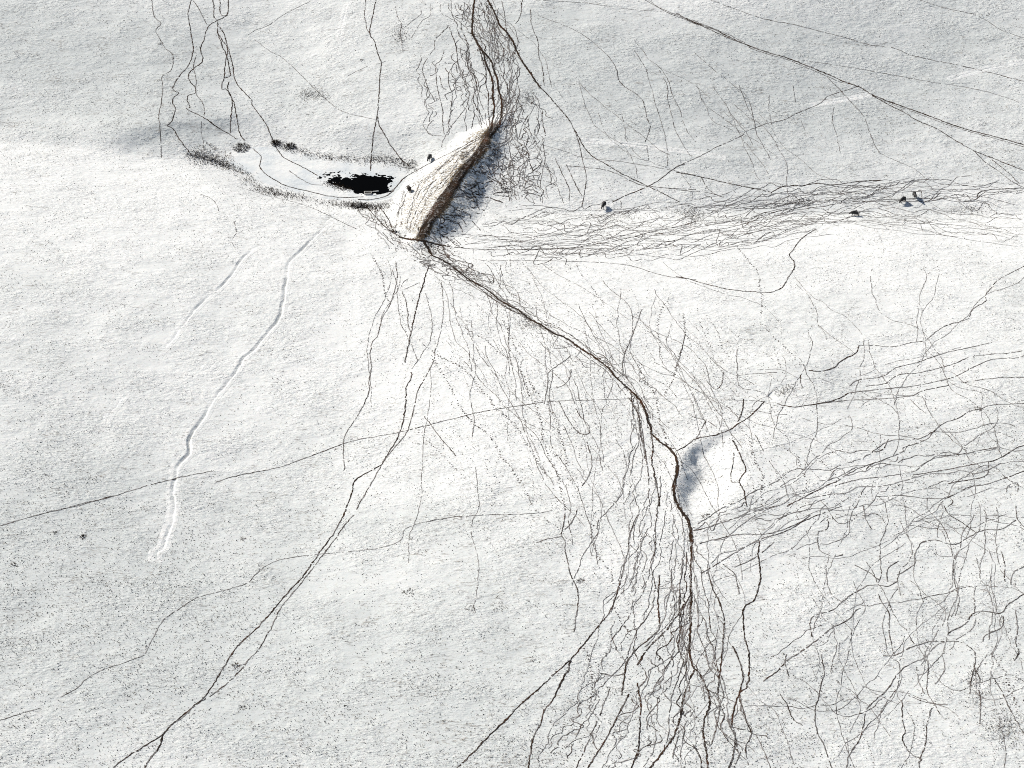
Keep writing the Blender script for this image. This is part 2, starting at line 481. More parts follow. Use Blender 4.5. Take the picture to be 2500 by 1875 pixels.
# ------------------------------------------------------------------ ground sheet
def axis(lo, hi, step, far_lo, far_hi):
    core = np.arange(lo, hi + step / 2, step)
    def tail(start, end):
        out, s, p = [], step, start
        sg = 1 if end > start else -1
        while (end - p) * sg > 0:
            s *= 1.35; p += sg * s; out.append(p)
        return out
    return np.array(sorted(tail(lo, far_lo)) + list(core) + tail(hi, far_hi))
GX = axis(-190, 190, 0.58, -9000, 9000)
GY = axis(244, 668, 0.58, -9000, 12000)
XX, YY = np.meshgrid(GX, GY)
fx, fy = XX.ravel(), YY.ravel()
ZZ = ground(fx, fy)
ZGROUND = ZZ.copy()
GUL = []
for pts, hw, dep in GUL_PX:
    a = np.array(pts)
    q = lift(a[:, 0], a[:, 1])
    GUL.append((spline(q[:, :2], 0.5), hw * 0.45, dep * 0.52))
for xy, hw, dep in GUL:
    m = (fx > xy[:, 0].min() - 4) & (fx < xy[:, 0].max() + 4) & (fy > xy[:, 1].min() - 4) & (fy < xy[:, 1].max() + 4)
    d, _, _ = poly_dist(fx[m], fy[m], xy[10:-10:2] if len(xy) > 30 else xy[6:-6])
    ZZ[m] -= (dep + 0.3) * (1 - sstep(hw * 0.8, hw + 0.45, d))
me = mesh_np('snow_field', np.c_[fx, fy, ZZ], grid_faces(len(GX), len(GY)).ravel(), np.full((len(GX) - 1) * (len(GY) - 1), 4), M_SNOW, True, {'shade_cover': fields(fx, fy, SHADE_COVER)})
tag(link('snow_field', me), kind='structure')

# ditches: the drifted banks as a finer strip laid over the lowered ground
def gully(xy, hw, dep):
    n = len(xy)
    t = np.gradient(xy, axis=0); t /= np.linalg.norm(t, axis=1)[:, None] + 1e-9
    nrm = np.stack([t[:, 1], -t[:, 0]], -1)
    W = hw + 1.0
    across = np.r_[-W, -hw - 0.65, -hw - 0.3, hw * np.array([-1, -.82, -.65, -.45, -.1, .25, .6, .85, 1]), hw + 0.3, hw + 0.65, W]
    s = np.arange(n) * 0.5
    fade = np.minimum(1, np.minimum(s / 9.0, (s[-1] - s) / 22.0))
    fade = fade * (0.6 + 0.55 * vnoise(s / 7.0, s * 0 + hw * 7, 5) + 0.25 * vnoise(s / 2.2, s * 0 + hw * 7, 6))
    V = []
    for a in across:
        jit = 0.22 * vnoise(s / 1.6, np.full(n, a * 0.7), 9) * (abs(a) < hw + 0.3)
        x = xy[:, 0] + nrm[:, 0] * (a + jit); y = xy[:, 1] + nrm[:, 1] * (a + jit)
        z = ground(x, y) + 0.02
        u = abs(a) / hw
        if u < 1.0001:
            q = a / hw; z = z - dep * fade * ((1 - abs(q)) if dep < 0.24 else (q + 1) / 0.35 if q < -0.65 else 1 - max(0.0, (q + 0.45) / 1.45))
        else:
            z = z + 0.0 * fade * math.exp(-(abs(a) - hw) / 0.4) * (abs(a) < W - .01)
        V.append(np.c_[x, y, z])
    V = np.stack(V, 1).reshape(-1, 3)
    return mesh_np('gully', V, grid_faces(len(across), n).ravel(), np.full((len(across) - 1) * (n - 1), 4), M_SNOW, True)
for g_ in GUL:
    tag(link('gully', gully(*g_)), kind='structure')

# pond: flat snowed ice, and the open water in it
gx = np.arange(POND_XY[:, 0].min() - 1, POND_XY[:, 0].max() + 1, 0.4); gy = np.arange(POND_XY[:, 1].min() - 1, POND_XY[:, 1].max() + 1, 0.4)
X, Y = np.meshgrid(gx, gy); sd = pond_sd(X.ravel(), Y.ravel())
F = grid_faces(len(gx), len(gy)); F = F[(sd[F] < 0.5).any(1)]
Z = np.where(sd < 0, POND_Z + 0.03, POND_Z + 0.03 - 0.2 * np.maximum(sd, 0)) + 0.012 * vnoise(X.ravel() / 3, Y.ravel() / 3, 77)
used = np.unique(F); rm = np.full(len(sd), -1); rm[used] = np.arange(len(used))
tag(link('pond_ice', mesh_np('pond_ice', np.c_[X.ravel(), Y.ravel(), Z][used], rm[F].ravel(), np.full(len(F), 4), M_ICE, True)), kind='structure')

WAT_PX = [(786, 434), (815, 429), (850, 428), (885, 426), (915, 425), (940, 430), (952, 437), (956, 452), (953, 470), (935, 477), (905, 478), (878, 475), (857, 468), (835, 459), (808, 452)]
WAT_XY = flat(*np.array(WAT_PX, float).T, z=POND_Z + 0.05)
WAT_XY = spline(np.vstack([WAT_XY, WAT_XY[:1]]), 0.6)[:-1]
st = 0.11
gx = np.arange(WAT_XY[:, 0].min() - 5, WAT_XY[:, 0].max() + 5, st); gy = np.arange(WAT_XY[:, 1].min() - 4, WAT_XY[:, 1].max() + 4, st)
X, Y = np.meshgrid(gx, gy); X = X.ravel(); Y = Y.ravel()
d, _, _ = poly_dist(X, Y, np.vstack([WAT_XY, WAT_XY[:1]]))
sdw = np.where(inside(X, Y, WAT_XY), -d, d)
left = sstep(-2, 14, WAT_XY[:, 0].max() - X - 6)          # the left end breaks up into wet patches
right = sstep(2.2, 0.0, np.abs(WAT_XY[:, 0].max() - X))
top = sstep(0, 5, Y - (WAT_XY[:, 1].mean() - 1))
rag = 0.45 + 2.4 * left * top + 1.8 * right + 0.7 * top
val = sdw + rag * (0.9 * vnoise((X + .6 * Y) / 1.3, (Y - .6 * X) / 1.2, 41) + 0.8 * vnoise((X - .5 * Y) / 0.6, (Y + .5 * X) / 0.55, 42) + 0.4 * vnoise((X + .3 * Y) / 0.27, (Y - .3 * X) / 0.25, 43)) + 0.55
F = grid_faces(len(gx), len(gy)); F = F[(val[F].mean(1) < 0)]
used = np.unique(F); rm = np.full(len(X), -1); rm[used] = np.arange(len(used))
tag(link('water', mesh_np('water', np.c_[X, Y, np.full(len(X), POND_Z + 0.065)][used], rm[F].ravel(), np.full(len(F), 4), M_WATER)), kind='structure')

# dam and gully bank: fine sheets where they stand above the ground
DAMGRID = {}
def bank_mesh(name, fn, xy, soilfn, step):
    R = 24
    gx = np.arange(xy[:, 0].min() - R, xy[:, 0].max() + R, step); gy = np.arange(xy[:, 1].min() - R, xy[:, 1].max() + R, step)
    X, Y = np.meshgrid(gx, gy); X = X.ravel(); Y = Y.ravel()
    h, s = fn(X, Y)
    F = grid_faces(len(gx), len(gy)); F = F[(h[F] > 0.03).all(1)]
    used = np.unique(F); rm = np.full(len(X), -1); rm[used] = np.arange(len(used))
    X, Y, h, s = X[used], Y[used], h[used], s[used]
    soil, dark = soilfn(X, Y, h, s)
    rough = (0.10 * vnoise(X / 1.3, Y / 1.3, 51) + 0.07 * vnoise(X / 0.6, Y / 0.6, 52)) * sstep(0.05, 0.6, h)
    full = np.zeros(len(rm)); full[used] = h + rough
    DAMGRID.update(x0=gx[0], y0=gy[0], st=step, H=full.reshape(len(gy), len(gx)))
    return mesh_np(name, np.c_[X, Y, ground(X, Y) + h + rough], rm[F].ravel(), np.full(len(F), 4), M_BANK, True, {'soil': soil, 'dark': dark})
def dam_soil(X, Y, h, s):
    up = sstep(0.2, 2.0, h)
    soil = np.where(s < 0, 0.40 * up + 0.10 * sstep(6, 1, -s), 0.33 * up)
    cr = sstep(2.0, 0.4, np.abs(s - 0.5)) * sstep(0.3, 2.0, h)
    return np.clip(soil + 0.8 * cr, 0, 1), cr
o = link('earth_dam', bank_mesh('earth_dam', dam, DAM_XY, dam_soil, 0.33))
tag(o, 'trampled earth dam beside the open water, brown crest and blue shaded right side', 'dam')

# from here on heights are read off the sheets themselves
def bilin(H, x0, y0, st, x, y):
    fx_ = np.clip((x - x0) / st, 0, H.shape[1] - 1.001); fy_ = np.clip((y - y0) / st, 0, H.shape[0] - 1.001)
    i = fx_.astype(int); j = fy_.astype(int); a = fx_ - i; b = fy_ - j
    return (H[j, i] * (1 - a) + H[j, i + 1] * a) * (1 - b) + (H[j + 1, i] * (1 - a) + H[j + 1, i + 1] * a) * b
_i0, _j0 = int(np.argmin(abs(GX + 190))), int(np.argmin(abs(GY - 244)))
_nx, _ny = int(380 / 0.58), int(424 / 0.58)
CORE = ZGROUND.reshape(len(GY), len(GX))[_j0:_j0 + _ny, _i0:_i0 + _nx]
_cx, _cy = np.meshgrid(GX[_i0:_i0 + _nx], GY[_j0:_j0 + _ny])
_sd = pond_sd(_cx.ravel(), _cy.ravel()).reshape(_cx.shape)
CORE = np.where(_sd < 0.6, np.maximum(CORE, POND_Z + 0.045), CORE)
CUT = (ZGROUND - ZZ).reshape(len(GY), len(GX))[_j0:_j0 + _ny, _i0:_i0 + _nx]
CX0, CY0 = GX[_i0], GY[_j0]
def height(x, y):
    x = np.asarray(x, float); y = np.asarray(y, float)
    z = bilin(CORE, CX0, CY0, 0.58, x, y)
    g_ = DAMGRID
    ins = (x > g_['x0']) & (x < g_['x0'] + g_['st'] * (g_['H'].shape[1] - 1)) & (y > g_['y0']) & (y < g_['y0'] + g_['st'] * (g_['H'].shape[0] - 1))
    return z + np.where(ins, bilin(g_['H'], g_['x0'], g_['y0'], g_['st'], x, y), 0)

# ------------------------------------------------------------------ trails
trail_no = [0]
spread = [0.09]
def ribbon_arrays(xy, w, wear_shade, gap=0.0, dotted=False, wob=0.10):
    """a beaten strip (or a string of flat patches dark as shaded hoof holes) as vertices / faces / wear"""
    n = len(xy)
    if n < 3: return None
    t = np.gradient(xy, axis=0); t /= np.linalg.norm(t, axis=1)[:, None] + 1e-9
    nrm = np.stack([t[:, 1], -t[:, 0]], -1)
    off = 0.032 + 0.00007 * (trail_no[0] % 400) + (0.03 if w > 0.5 and not dotted else 0)
    seed = trail_no[0] * 1.37
    s = np.arange(n)
    if dotted:  # flat patches whose dark colour stands for shade in hoof pits
        keep = rng.random(n) > 0.12 + gap
        k = np.nonzero(keep)[0]
        side = np.where(k % 2 == 0, 1, -1) * w * 0.35 + rng.normal(0, spread[0], len(k))
        c = xy[k] + nrm[k] * side[:, None] + t[k] * rng.normal(0, 0.1, (len(k), 1))
        r = w * rng.uniform(0.40, 0.85, len(k))
        ang = rng.uniform(0, 6.28, len(k))
        V, W = [], []
        for q in range(5):
            a = ang + q * 2 * math.pi / 5
            rr = r * rng.uniform(0.65, 1.25, len(k))
            x = c[:, 0] + rr * np.cos(a); y = c[:, 1] + rr * np.sin(a)
            V.append(np.c_[x, y]); W.append(np.full(len(k), wear_shade) + rng.normal(0, .12, len(k)))
        V = np.stack(V, 1).reshape(-1, 2); W = np.stack(W, 1).ravel()
        V = np.c_[V, height(V[:, 0], V[:, 1]) + off]
        return V, np.arange(len(V)), np.full(len(k), 5), np.clip(W, 0, 1)
    cen = xy + nrm * (wob * (vnoise(s * 0.31, s * 0 + seed, 61) + 0.7 * vnoise(s * 0.9, s * 0 + seed, 62)))[:, None]
    jw = 0.3 if w > 0.5 else 1.0
    wl = w * 0.5 * (1 + 0.45 * vnoise(s * 0.7, s * 0 + seed, 63)) * (1 + jw * (np.clip(0.45 + rng.random(n), 0.5, 1.4) - 1))
    wr = w * 0.5 * (1 + 0.45 * vnoise(s * 0.7, s * 0 + seed, 64)) * (1 + jw * (np.clip(0.45 + rng.random(n), 0.5, 1.4) - 1))
    L = cen - nrm * wl[:, None]; R = cen + nrm * wr[:, None]
    V = np.stack([L, R], 1).reshape(-1, 2)
    V = np.c_[V, height(V[:, 0], V[:, 1]) + off]
    i = np.arange(n - 1) * 2
    F = np.stack([i, i + 1, i + 3, i + 2], -1)
    g = vnoise(s[:-1] * 0.23, s[:-1] * 0 + seed, 65) * 0.5 + 0.5
    F = F[(g > gap * 0.9) & (rng.random(n - 1) > gap * 0.5)]
    if len(F) == 0: return None
    W = np.clip(wear_shade + 0.22 * vnoise(s * 0.15, s * 0 + seed, 66), 0, 1)
    return V, F.ravel(), np.full(len(F), 4), np.repeat(W, 2)

def world_line(px, step):
    a = np.array(px, float)
    a = spline(a, 5.0)
    q = lift(a[:, 0], a[:, 1])
    return spline(np.vstack([q[:-2:2, :2], q[-1:, :2]]) if len(q) > 8 else q[:, :2], step)

def trail(px, w=0.4, wear_shade=0.75, gap=0.0, dotted=False, name='animal_trail', wob=0.10):
    """one trail of its own along photo points"""
    trail_no[0] += 1
    r = ribbon_arrays(world_line(px, 0.62 if dotted else 0.42), w, wear_shade, gap, dotted, wob)
    if r is None: return None
    V, F, C, W = r
    return tag(link(name, mesh_np(name, V, F, C, M_TRAIL, False, {'wear_shade': W})), kind='structure')

def many(lines, name):
    """tracks nobody could count, as one object"""
    Vs, Fs, Cs, Ws, o = [], [], [], [], 0
    for px, w, wear_shade, gap, dotted, wob in lines:
        trail_no[0] += 1
        r = ribbon_arrays(world_line(px, 0.62 if dotted else 0.45), w, wear_shade, gap, dotted, wob)
        if r is None: continue
        V, F, C, W = r
        Vs.append(V); Fs.append(F + o); Cs.append(C); Ws.append(W); o += len(V)
    me = mesh_np(name, np.vstack(Vs), np.concatenate(Fs), np.concatenate(Cs), M_TRAIL, False, {'wear_shade': np.concatenate(Ws)})
    return tag(link(name, me), kind='stuff')

# --- traced trails.  S strong, M middling, F faint, D string of hoof prints
STY = {'Y': (0.48, 0.95, 0.0, False), 'W': (0.36, 0.9, 0.04, False), 'V': (0.46, 0.66, 0.0, False), 'X': (0.68, 1.0, 0.0, False), 'S': (0.53, 0.95, 0.0, False), 'M': (0.30, 0.78, 0.02, False), 'F': (0.23, 0.58, 0.08, False),
       'L': (0.17, 0.46, 0.12, False), 'D': (0.31, 0.62, 0.0, True), 'E': (0.26, 0.52, 0.12, True)}
TRAILS = """
A F 960,0 975,100 1020,150 985,190 1020,260 1050,310 1095,350 1085,440 1040,470 1022,490 1030,550 1020,650 1005,730 1010,780 1015,850 1020,960 1022,1000
A M 1210,0 1190,90 1205,180 1215,250 1222,320 1195,410 1140,475 1100,540 1100,575 1135,590 1105,610 1090,650 1112,690 1095,740 1085,775 1055,795 1090,810 1130,870 1180,940 1210,980
A M 1445,0 1445,70 1430,100 1390,125 1330,155 1305,200 1290,250 1270,310 1285,370 1270,400 1230,430 1195,465 1200,510 1240,560 1235,590 1190,605 1185,640 1205,675 1180,690 1290,745 1370,800 1450,850 1500,880
A F 1220,0 1260,60 1290,120 1310,155
A M 1345,0 1355,60 1350,100 1380,150 1375,200 1410,260 1440,300 1435,360 1425,400 1420,480 1400,560 1435,565 1470,640 1460,750 1460,850
A M 1392,0 1395,90 1420,100 1440,95
A M 1390,170 1420,220 1440,290 1460,360 1475,430 1485,500 1530,570 1590,630 1600,670 1660,750 1700,820 1725,890 1760,950 1800,1000 1900,1050 2010,1110
A M 1375,200 1410,300 1430,340 1445,400 1455,480 1420,495
A M 1450,520 1440,560 1470,630 1480,650 1500,750 1520,850 1550,890
A F 1240,360 1225,420 1240,500 1240,590 1275,640 1295,690 1290,730
A L 1275,760 1275,850 1290,910
A L 1960,10 1800,90 1700,160 1620,190 1570,220
A L 1610,250 1700,320 1780,360 1870,440 1930,500 2000,570 2100,660 2180,710 2300,740 2370,755
A M 1640,1050 1680,1100 1800,1170 1950,1210 2080,1240 2200,1250 2300,1245
A F 1600,940 1650,990 1640,1050
A F 1830,1080 1900,1130 1970,1165 2040,1170
A L 1270,1230 1340,1260 1380,1310 1385,1340
A F 1500,1180 1700,1240 1900,1290 2050,1350 2190,1420 2260,1450
A L 1480,1400 1495,1470 1465,1530 1490,1570
B M 175,0 150,130 135,210 165,260 190,350 210,400 200,480 195,600 185,720 165,820 150,950 140,1080
B F 110,0 105,100 125,200 140,220
B M 185,720 195,790 230,850 270,920 330,1000 380,1050
B S 800,0 790,80 785,200 800,240 850,320 900,380 920,440 945,510 950,570 970,640 965,760 940,820 890,870
B S 785,210 830,300 860,350 870,400 900,470 915,520 915,620 925,690 910,780 890,850 860,910 790,1000
B M 830,300 850,380 870,440 875,540 890,620 885,700 895,780 890,840
B S 885,0 925,80 960,160 1000,200 1040,260 1070,330 1110,400 1150,460 1190,520 1220,560
B M 1220,560 1270,610 1330,680 1390,750 1430,820 1460,870 1500,940 1560,1000 1650,1050 1750,1110 1880,1170 2000,1230 2100,1280
B F 1430,820 1460,900 1480,1000 1500,1080 1505,1150 1490,1240 1480,1310
B F 970,0 990,100 1000,200
B F 650,0 660,100 710,180 780,210
B F 640,170 655,220 680,280 690,350 695,400 730,480 750,540 765,600 750,670 700,740 660,790 610,870 590,930
B F 640,160 580,220 545,260 550,300 525,330 520,345
B F 605,320 590,380 555,410 555,470 560,530 575,600 590,660 600,720 600,800 610,850
B F 500,370 470,430 480,480 510,570 540,620 550,640
B F 580,480 590,540 620,570
B F 655,430 635,470 640,540 660,600 650,680 655,710
B F 690,400 720,480 745,540
B M 770,340 755,410 780,460 800,480 810,560 790,620 820,700
B F 540,760 510,790 500,840 560,860 590,860
B L 300,40 310,100 340,160 330,200 340,280 350,350
B L 520,30 520,100 470,130 430,190 400,240
B L 460,60 460,90 410,130 350,180
B F 1100,0 1090,100 1060,150
B F 1155,60 1160,160 1200,260 1205,340 1220,400 1235,470 1240,550
B F 1000,200 1020,300 1010,380 1040,450 1020,520 1030,600
B F 960,200 930,300 930,380
B F 1090,430 1050,480 1030,560 1060,600
B F 1060,560 1040,620 1010,700 990,760 940,820
B F 1110,660 1060,700 1000,800 960,840
B F 1140,730 1100,800 1080,880
B F 1190,740 1210,800 1190,860
B F 1230,700 1230,770 1250,860
B F 1230,880 1240,960 1245,1020 1225,1100 1215,1190
B F 1250,1030 1280,1100 1285,1170
B F 1310,1000 1350,1090 1400,1200 1395,1270
B F 1380,1040 1430,1150 1480,1240
B F 960,900 950,960 1000,980 970,1010
B F 1010,880 1030,1000 1050,1080 1020,1150
B F 1080,960 1110,1020 1090,1090 1050,1120
B F 940,980 950,1060 900,1110
B L 1200,100 1340,150 1450,200 1540,260 1640,350
B F 1640,350 1690,420 1710,500 1750,550 1830,600 1870,650 1890,750 1910,800 1880,900
B L 1890,920 1900,1020
B L 1800,300 1880,430 1900,500 1920,560 1950,680 1990,800 2020,950 2020,1050
B L 1080,880 1200,910 1350,950 1500,1000 1700,1020 1900,1050 2200,1110
B M 2130,1040 2073,1060 1950,1150 1850,1200 1750,1240 1670,1280
B F 1380,1050 1600,1070 1700,1100 1800,1150 1900,1180 2200,1200
B L 0,480 120,420 200,400 280,370
B F 1880,0 1970,50 2080,95 2200,150
B F 1900,0 2000,70 2120,120 2220,160
B L 1180,0 1500,20 1750,55 1990,75 2073,90
B S 320,1500 400,1515 480,1525 560,1545 640,1562
B M 640,1562 860,1580 1050,1580 1200,1580 1400,1570 1600,1540 1800,1500 1950,1460 2100,1430 2200,1400
B M 120,1310 180,1380 250,1450 310,1490
B M 200,1310 260,1400 290,1470 340,1500
B F 80,1360 150,1400 220,1440
B M 860,850 770,900 700,940 560,1010 450,1070 350,1130 290,1200 240,1240 150,1262 60,1262
B M 500,1430 490,1480 485,1520
B M 440,1440 455,1490 470,1525
B F 590,1360 580,1440 590,1530
C V 0,85 120,140 250,190 340,235 450,285
C V 450,285 560,325 700,365 850,425
C F 460,300 570,338 705,378 845,436 955,482 1050,524
C V 850,425 960,470 1060,515 1160,550 1240,600
C V 1240,600 1340,640 1480,690 1620,740 1750,790 1880,830 2040,870 2230,925
C F 1240,608 1340,650 1480,700 1620,752 1750,800 1880,840 2040,882 2230,937
C M 60,120 200,180 330,240 470,290
C F 100,125 300,205 440,272
C M 1240,600 1340,660 1440,710 1540,770 1640,810 1740,870 1880,950 2000,1000 2100,1040 2230,1090
C F 1880,950 1950,1020 2050,1090 2130,1150 2230,1200
C F 2000,1010 2100,1090 2170,1160
C F 220,0 380,60 560,120 740,155 900,195 1060,235 1210,280 1380,305 1480,345 1620,380 1800,415 1950,450 2230,522
C L 1540,0 1700,50 1840,80 1950,120 2060,190 2230,250
C L 1830,80 1980,100
C L 800,380 1000,410 1150,435 1400,480 1620,520 1790,545 1960,580 2100,620 2230,670
C F 1160,545 1050,580 960,610 930,640 880,670 760,720 680,760 580,780 500,810 440,830 420,855 340,895 240,940 150,990 60,1030 0,1060
C F 960,490 1040,570 1130,670 1190,740 1220,820 1250,900 1290,970
C L 1290,970 1400,1020 1510,1070 1580,1130
C L 1000,680 990,760 1020,870 1040,970
C L 590,600 590,700 610,800
C L 400,540 450,670 490,750
C L 740,540 760,650
C L 790,760 820,830
C M 0,1090 160,1120 330,1160 480,1190 600,1215
C F 0,1200 200,1220 300,1250
C F 160,1120 200,1190 250,1230
C M 600,1220 680,1180 800,1175 890,1160 1000,1170 1150,1150 1300,1140
C M 890,1450 820,1490 770,1540 730,1600 715,1615 745,1650
C F 1680,1215 1640,1250 1570,1280
C M 1910,1260 1920,1220 2000,1200 2220,1190
F M 745,90 750,130 740,160 700,220 680,260 640,280 590,295 480,290 330,275 180,240 80,210 0,195
E F 2203,215 2000,190 1800,130 1650,110 1450,100 1200,95 900,95
F D 380,0 440,70 460,100 520,170 530,250 545,330 540,430
E X 480,-40 500,10 530,60
E M 540,-60 590,-10 610,40 640,90
E S 530,60 620,105 700,165 750,205 820,245 890,285 950,340 1020,380 1080,410 1140,460 1220,500 1290,550 1370,580 1440,630 1510,675 1580,720 1650,780 1710,850 1770,900 1830,960 1870,1020 1900,1110 1920,1190
E S 1920,1190 1970,1240 2030,1280 2070,1330 2085,1390
E X 2085,1390 2080,1450 2060,1510 2065,1580 2090,1650 2125,1700
H X 2110,40 2150,90 2165,150 2175,230
H Y 2175,230 2170,350 2165,450 2170,550 2165,680 2165,780 2160,870 2165,960 2190,1030
I W 116,1030 150,1060 190,1140 215,1230 210,1280 180,1360 175,1450 190,1550 200,1665
E F 620,60 720,160 800,230 900,270 960,320 1040,380
E F 570,100 650,160 760,240 860,300
E M 860,290 930,345 1010,395 1090,440
E F 1500,640 1600,720 1680,770 1740,820
E M 510,130 490,190 460,290 430,400 400,540 370,680 360,740
E M 400,800 395,850 370,890 365,960 355,1060 340,1140 315,1210 270,1290 225,1360
E M 225,1360 210,1385 130,1430 40,1490 25,1560 -15,1660
G M 2190,20 2120,160 2010,310 1930,430 1830,540 1720,670 1610,790 1500,890 1440,980 1380,1080 1300,1200 1200,1290 1080,1390 1030,1450
G M 1030,1450 900,1530 800,1590 700,1670
E F 225,1360 160,1480 100,1580 50,1670
G F 2240,60 2200,100 2090,250 1990,380 1880,520 1780,640 1740,720 1700,800 1650,890 1570,980 1530,1030 1440,1120 1350,1190 1250,1250 1150,1340 1060,1410
G M 1030,1450 1000,1540 950,1600 910,1670
E F 550,650 540,730 490,830 440,920 425,990 400,1090 370,1180 300,1270 240,1340 225,1365
E L 590,230 600,330 600,450 580,560 560,640
E D 150,60 180,110 210,170 225,250 240,320 265,370
E F 300,100 310,200 290,290 260,380 215,460 190,560 150,620 140,700 150,770 130,850 130,930 80,1040 30,1120 -20,1200 -30,1300 -25,1420
E L 490,300 530,470 520,600 490,650 440,730 400,780
E F 340,290 370,370 380,500 395,545
E L 460,230 340,280 350,230 420,190
E D 540,720 590,800 640,880 690,990 740,1060 800,1130 870,1180 930,1260 970,1340 1030,1400 1080,1480 1130,1560 1160,1640
E D 430,570 480,630 560,690 640,730 720,770 790,840 840,910 890,960 930,1030 1000,1080 1060,1140 1120,1230 1180,1340 1240,1440
E D 640,470 740,520 800,560 880,600 950,670 1030,720
E F 480,1080 520,1130 570,1200 640,1280 680,1330
E E 450,1180 520,1250 590,1320 660,1390 740,1470
E D 980,470 1020,560 1060,650 1100,710 1090,780 1120,860 1150,940 1180,1000 1210,1080 1225,1140 1230,1230 1270,1330 1310,1410 1340,1500 1345,1560 1370,1650
H F 1370,0 1370,80 1350,180 1370,220 1375,290 1390,350 1405,430 1440,500 1455,560 1455,620 1445,680 1430,800
E D 1150,860 1200,940 1260,1010 1300,1080 1330,1160 1360,1260 1380,1340 1390,1400
E F 1330,980 1370,1060 1420,1140 1470,1190 1520,1190 1520,1140 1470,1080 1440,1030
E F 1510,1240 1540,1350 1530,1440 1480,1520
E E 1480,1250 1460,1340
E F 1410,690 1380,720 1270,800 1265,850 1250,960 1240,1000
E F 1410,780 1400,840 1350,890 1300,900
E F -850,1500 -700,1455 -400,1390 0,1245 330,1180 600,1110 850,1050 1100,1010 1300,985 1550,975
E L 1550,975 1800,970 2200,970 2380,975 2640,985
G F 700,-60 490,0 270,50 -30,135
D F 440,1650 700,1590 960,1510 1170,1460 1354,1425
E F 1860,400 1820,510 1780,610 1740,720 1740,820
E D 2030,330 1970,430 1960,530 1970,640 1990,740
E D 2120,430 2130,540 2110,650 2080,760 2050,860 2000,950
E E 1620,440 1700,530 1720,620 1780,720
E D 1830,770 1880,850 1940,940 1960,1010 1970,1100 2000,1200
E E 1080,80 1160,180 1200,260
E E 1440,110 1480,190 1530,250 1600,340 1620,390
E E 980,230 1020,300 1100,360 1250,430 1330,480
E M 1790,920 1800,1000 1840,1080 1850,1180 1870,1280 1880,1350
E F 1830,980 1840,1090 1860,1230 1890,1380
E M 1920,1190 1930,1280 1920,1350 1940,1460 1960,1550 1970,1650
E F 1850,1100 1880,1300 1900,1450 1900,1600
F F 1860,450 1880,400 1960,350 1960,310 2000,260 2050,210 2220,120
F F 1580,600 1640,550 1700,510 1800,480 1860,460
F M 840,790 920,795 1000,770 1060,720 1140,680 1160,630
F F 1160,630 1250,630 1370,640 1480,615 1560,605
F F 1100,890 1150,850 1300,830 1400,770 1520,740 1700,680 1880,640 2000,610
F F 1200,890 1330,870 1400,820 1560,800 1750,750 1880,700 2100,680 2220,660
F M 640,1000 740,1020 830,1010 950,990 1050,960 1100,930
F F 1100,930 1280,910 1480,890 1600,870 1760,830 1880,770 2000,720 2150,710 2220,690
F F 830,1010 1080,980 1280,970 1480,950 1560,920 1750,880 2000,840 2220,835
F F 1440,1300 1440,1280 1580,1230 1620,1190 1680,1130 1790,1090 1850,1050 1920,1035 2000,1010 2220,995
F F 1000,1290 1100,1310 1170,1295 1290,1300 1330,1250 1345,1225
F M 700,1650 850,1570 950,1520 1020,1490
F F 1020,1490 1080,1450 1180,1400 1300,1360 1400,1320 1440,1300
F F 1000,1520 1150,1480 1330,1460 1500,1430 1560,1390 1620,1350 1660,1330 1800,1320 1950,1290 2050,1270
F M 1990,1370 2080,1330 2140,1290 2230,1250
F F 1500,1450 1700,1420 1850,1390 2000,1360
F F 1980,1370 1975,1440 1920,1470 1800,1490 1700,1510
F F 1250,1590 1420,1580 1600,1600 1730,1590 1850,1530 2000,1500 2220,1420
F F 2090,1560 2100,1520 2160,1500 2165,1560
F F 1730,1590 1750,1620 1720,1650
F M 560,985 500,1050 440,1100 390,1130 340,1165 240,1200 130,1220 60,1270 0,1300
F M 430,970 420,1050 390,1120
F E 390,1130 440,1190 500,1230 620,1260 720,1300
F M 360,1230 390,1290 420,1360 440,1420 400,1490 430,1550 450,1650
F D 470,1240 490,1320 520,1400 550,1460 540,1540 550,1650
F F 370,1310 350,1480 400,1500
F D 770,1330 800,1420 830,1500 810,1580
F E 820,1270 900,1350 1000,1440 1030,1480
F L 900,500 980,570 1080,640 1130,680
F E 540,490 620,580 700,650 800,770
F E 620,640 650,740 700,840
F E 280,480 400,580 500,620 610,720
F E 50,430 60,540 100,640
F E 150,480 210,620 300,740
F E 200,440 270,560 300,660 370,740
F F 60,560 30,680 0,770
F F 790,820 790,870 810,900
F F 190,1110 150,1180 130,1220
F F 100,1080 200,1110 270,1160
F F 300,800 290,870 250,910 200,860
F E 1160,1110 1220,1200 1280,1290
F L 1700,1150 1780,1230 1850,1320
F L 1480,970 1520,1010 1580,1060
F L 640,800 380,820
H M 1720,480 1690,590 1650,680 1560,790 1480,890 1400,980 1300,1070 1180,1180 1060,1290 960,1390 850,1500 760,1590 680,1670
H F 1830,60 1780,180 1770,290 1740,400 1720,480
H M 1410,980 1380,1060 1330,1150 1290,1240 1240,1300 1220,1370 1180,1450 1150,1570 1140,1665
H D 1550,70 1540,180 1570,290 1620,370 1660,420 1670,490
H D 1690,650 1730,740 1830,850
H F 1690,720 1660,800 1700,910 1750,980 1750,1060 1730,1180
H D 1490,890 1520,960 1540,1060 1545,1170 1530,1260
H F 1190,235 1260,210 1350,195
H E 1190,30 1250,90 1340,140
H F 1450,30 1410,110 1370,150
H M 1970,440 1960,600 1970,760 1920,830 1830,900 1770,980 1750,1080 1730,1200
H M 1830,1120 1850,1250 1845,1400 1830,1560 1790,1665
H M 1780,1190 1700,1340 1640,1460 1560,1590 1510,1665
H F 1660,1150 1600,1300 1560,1400 1500,1530 1440,1665
H F 1540,1430 1560,1520 1600,1560
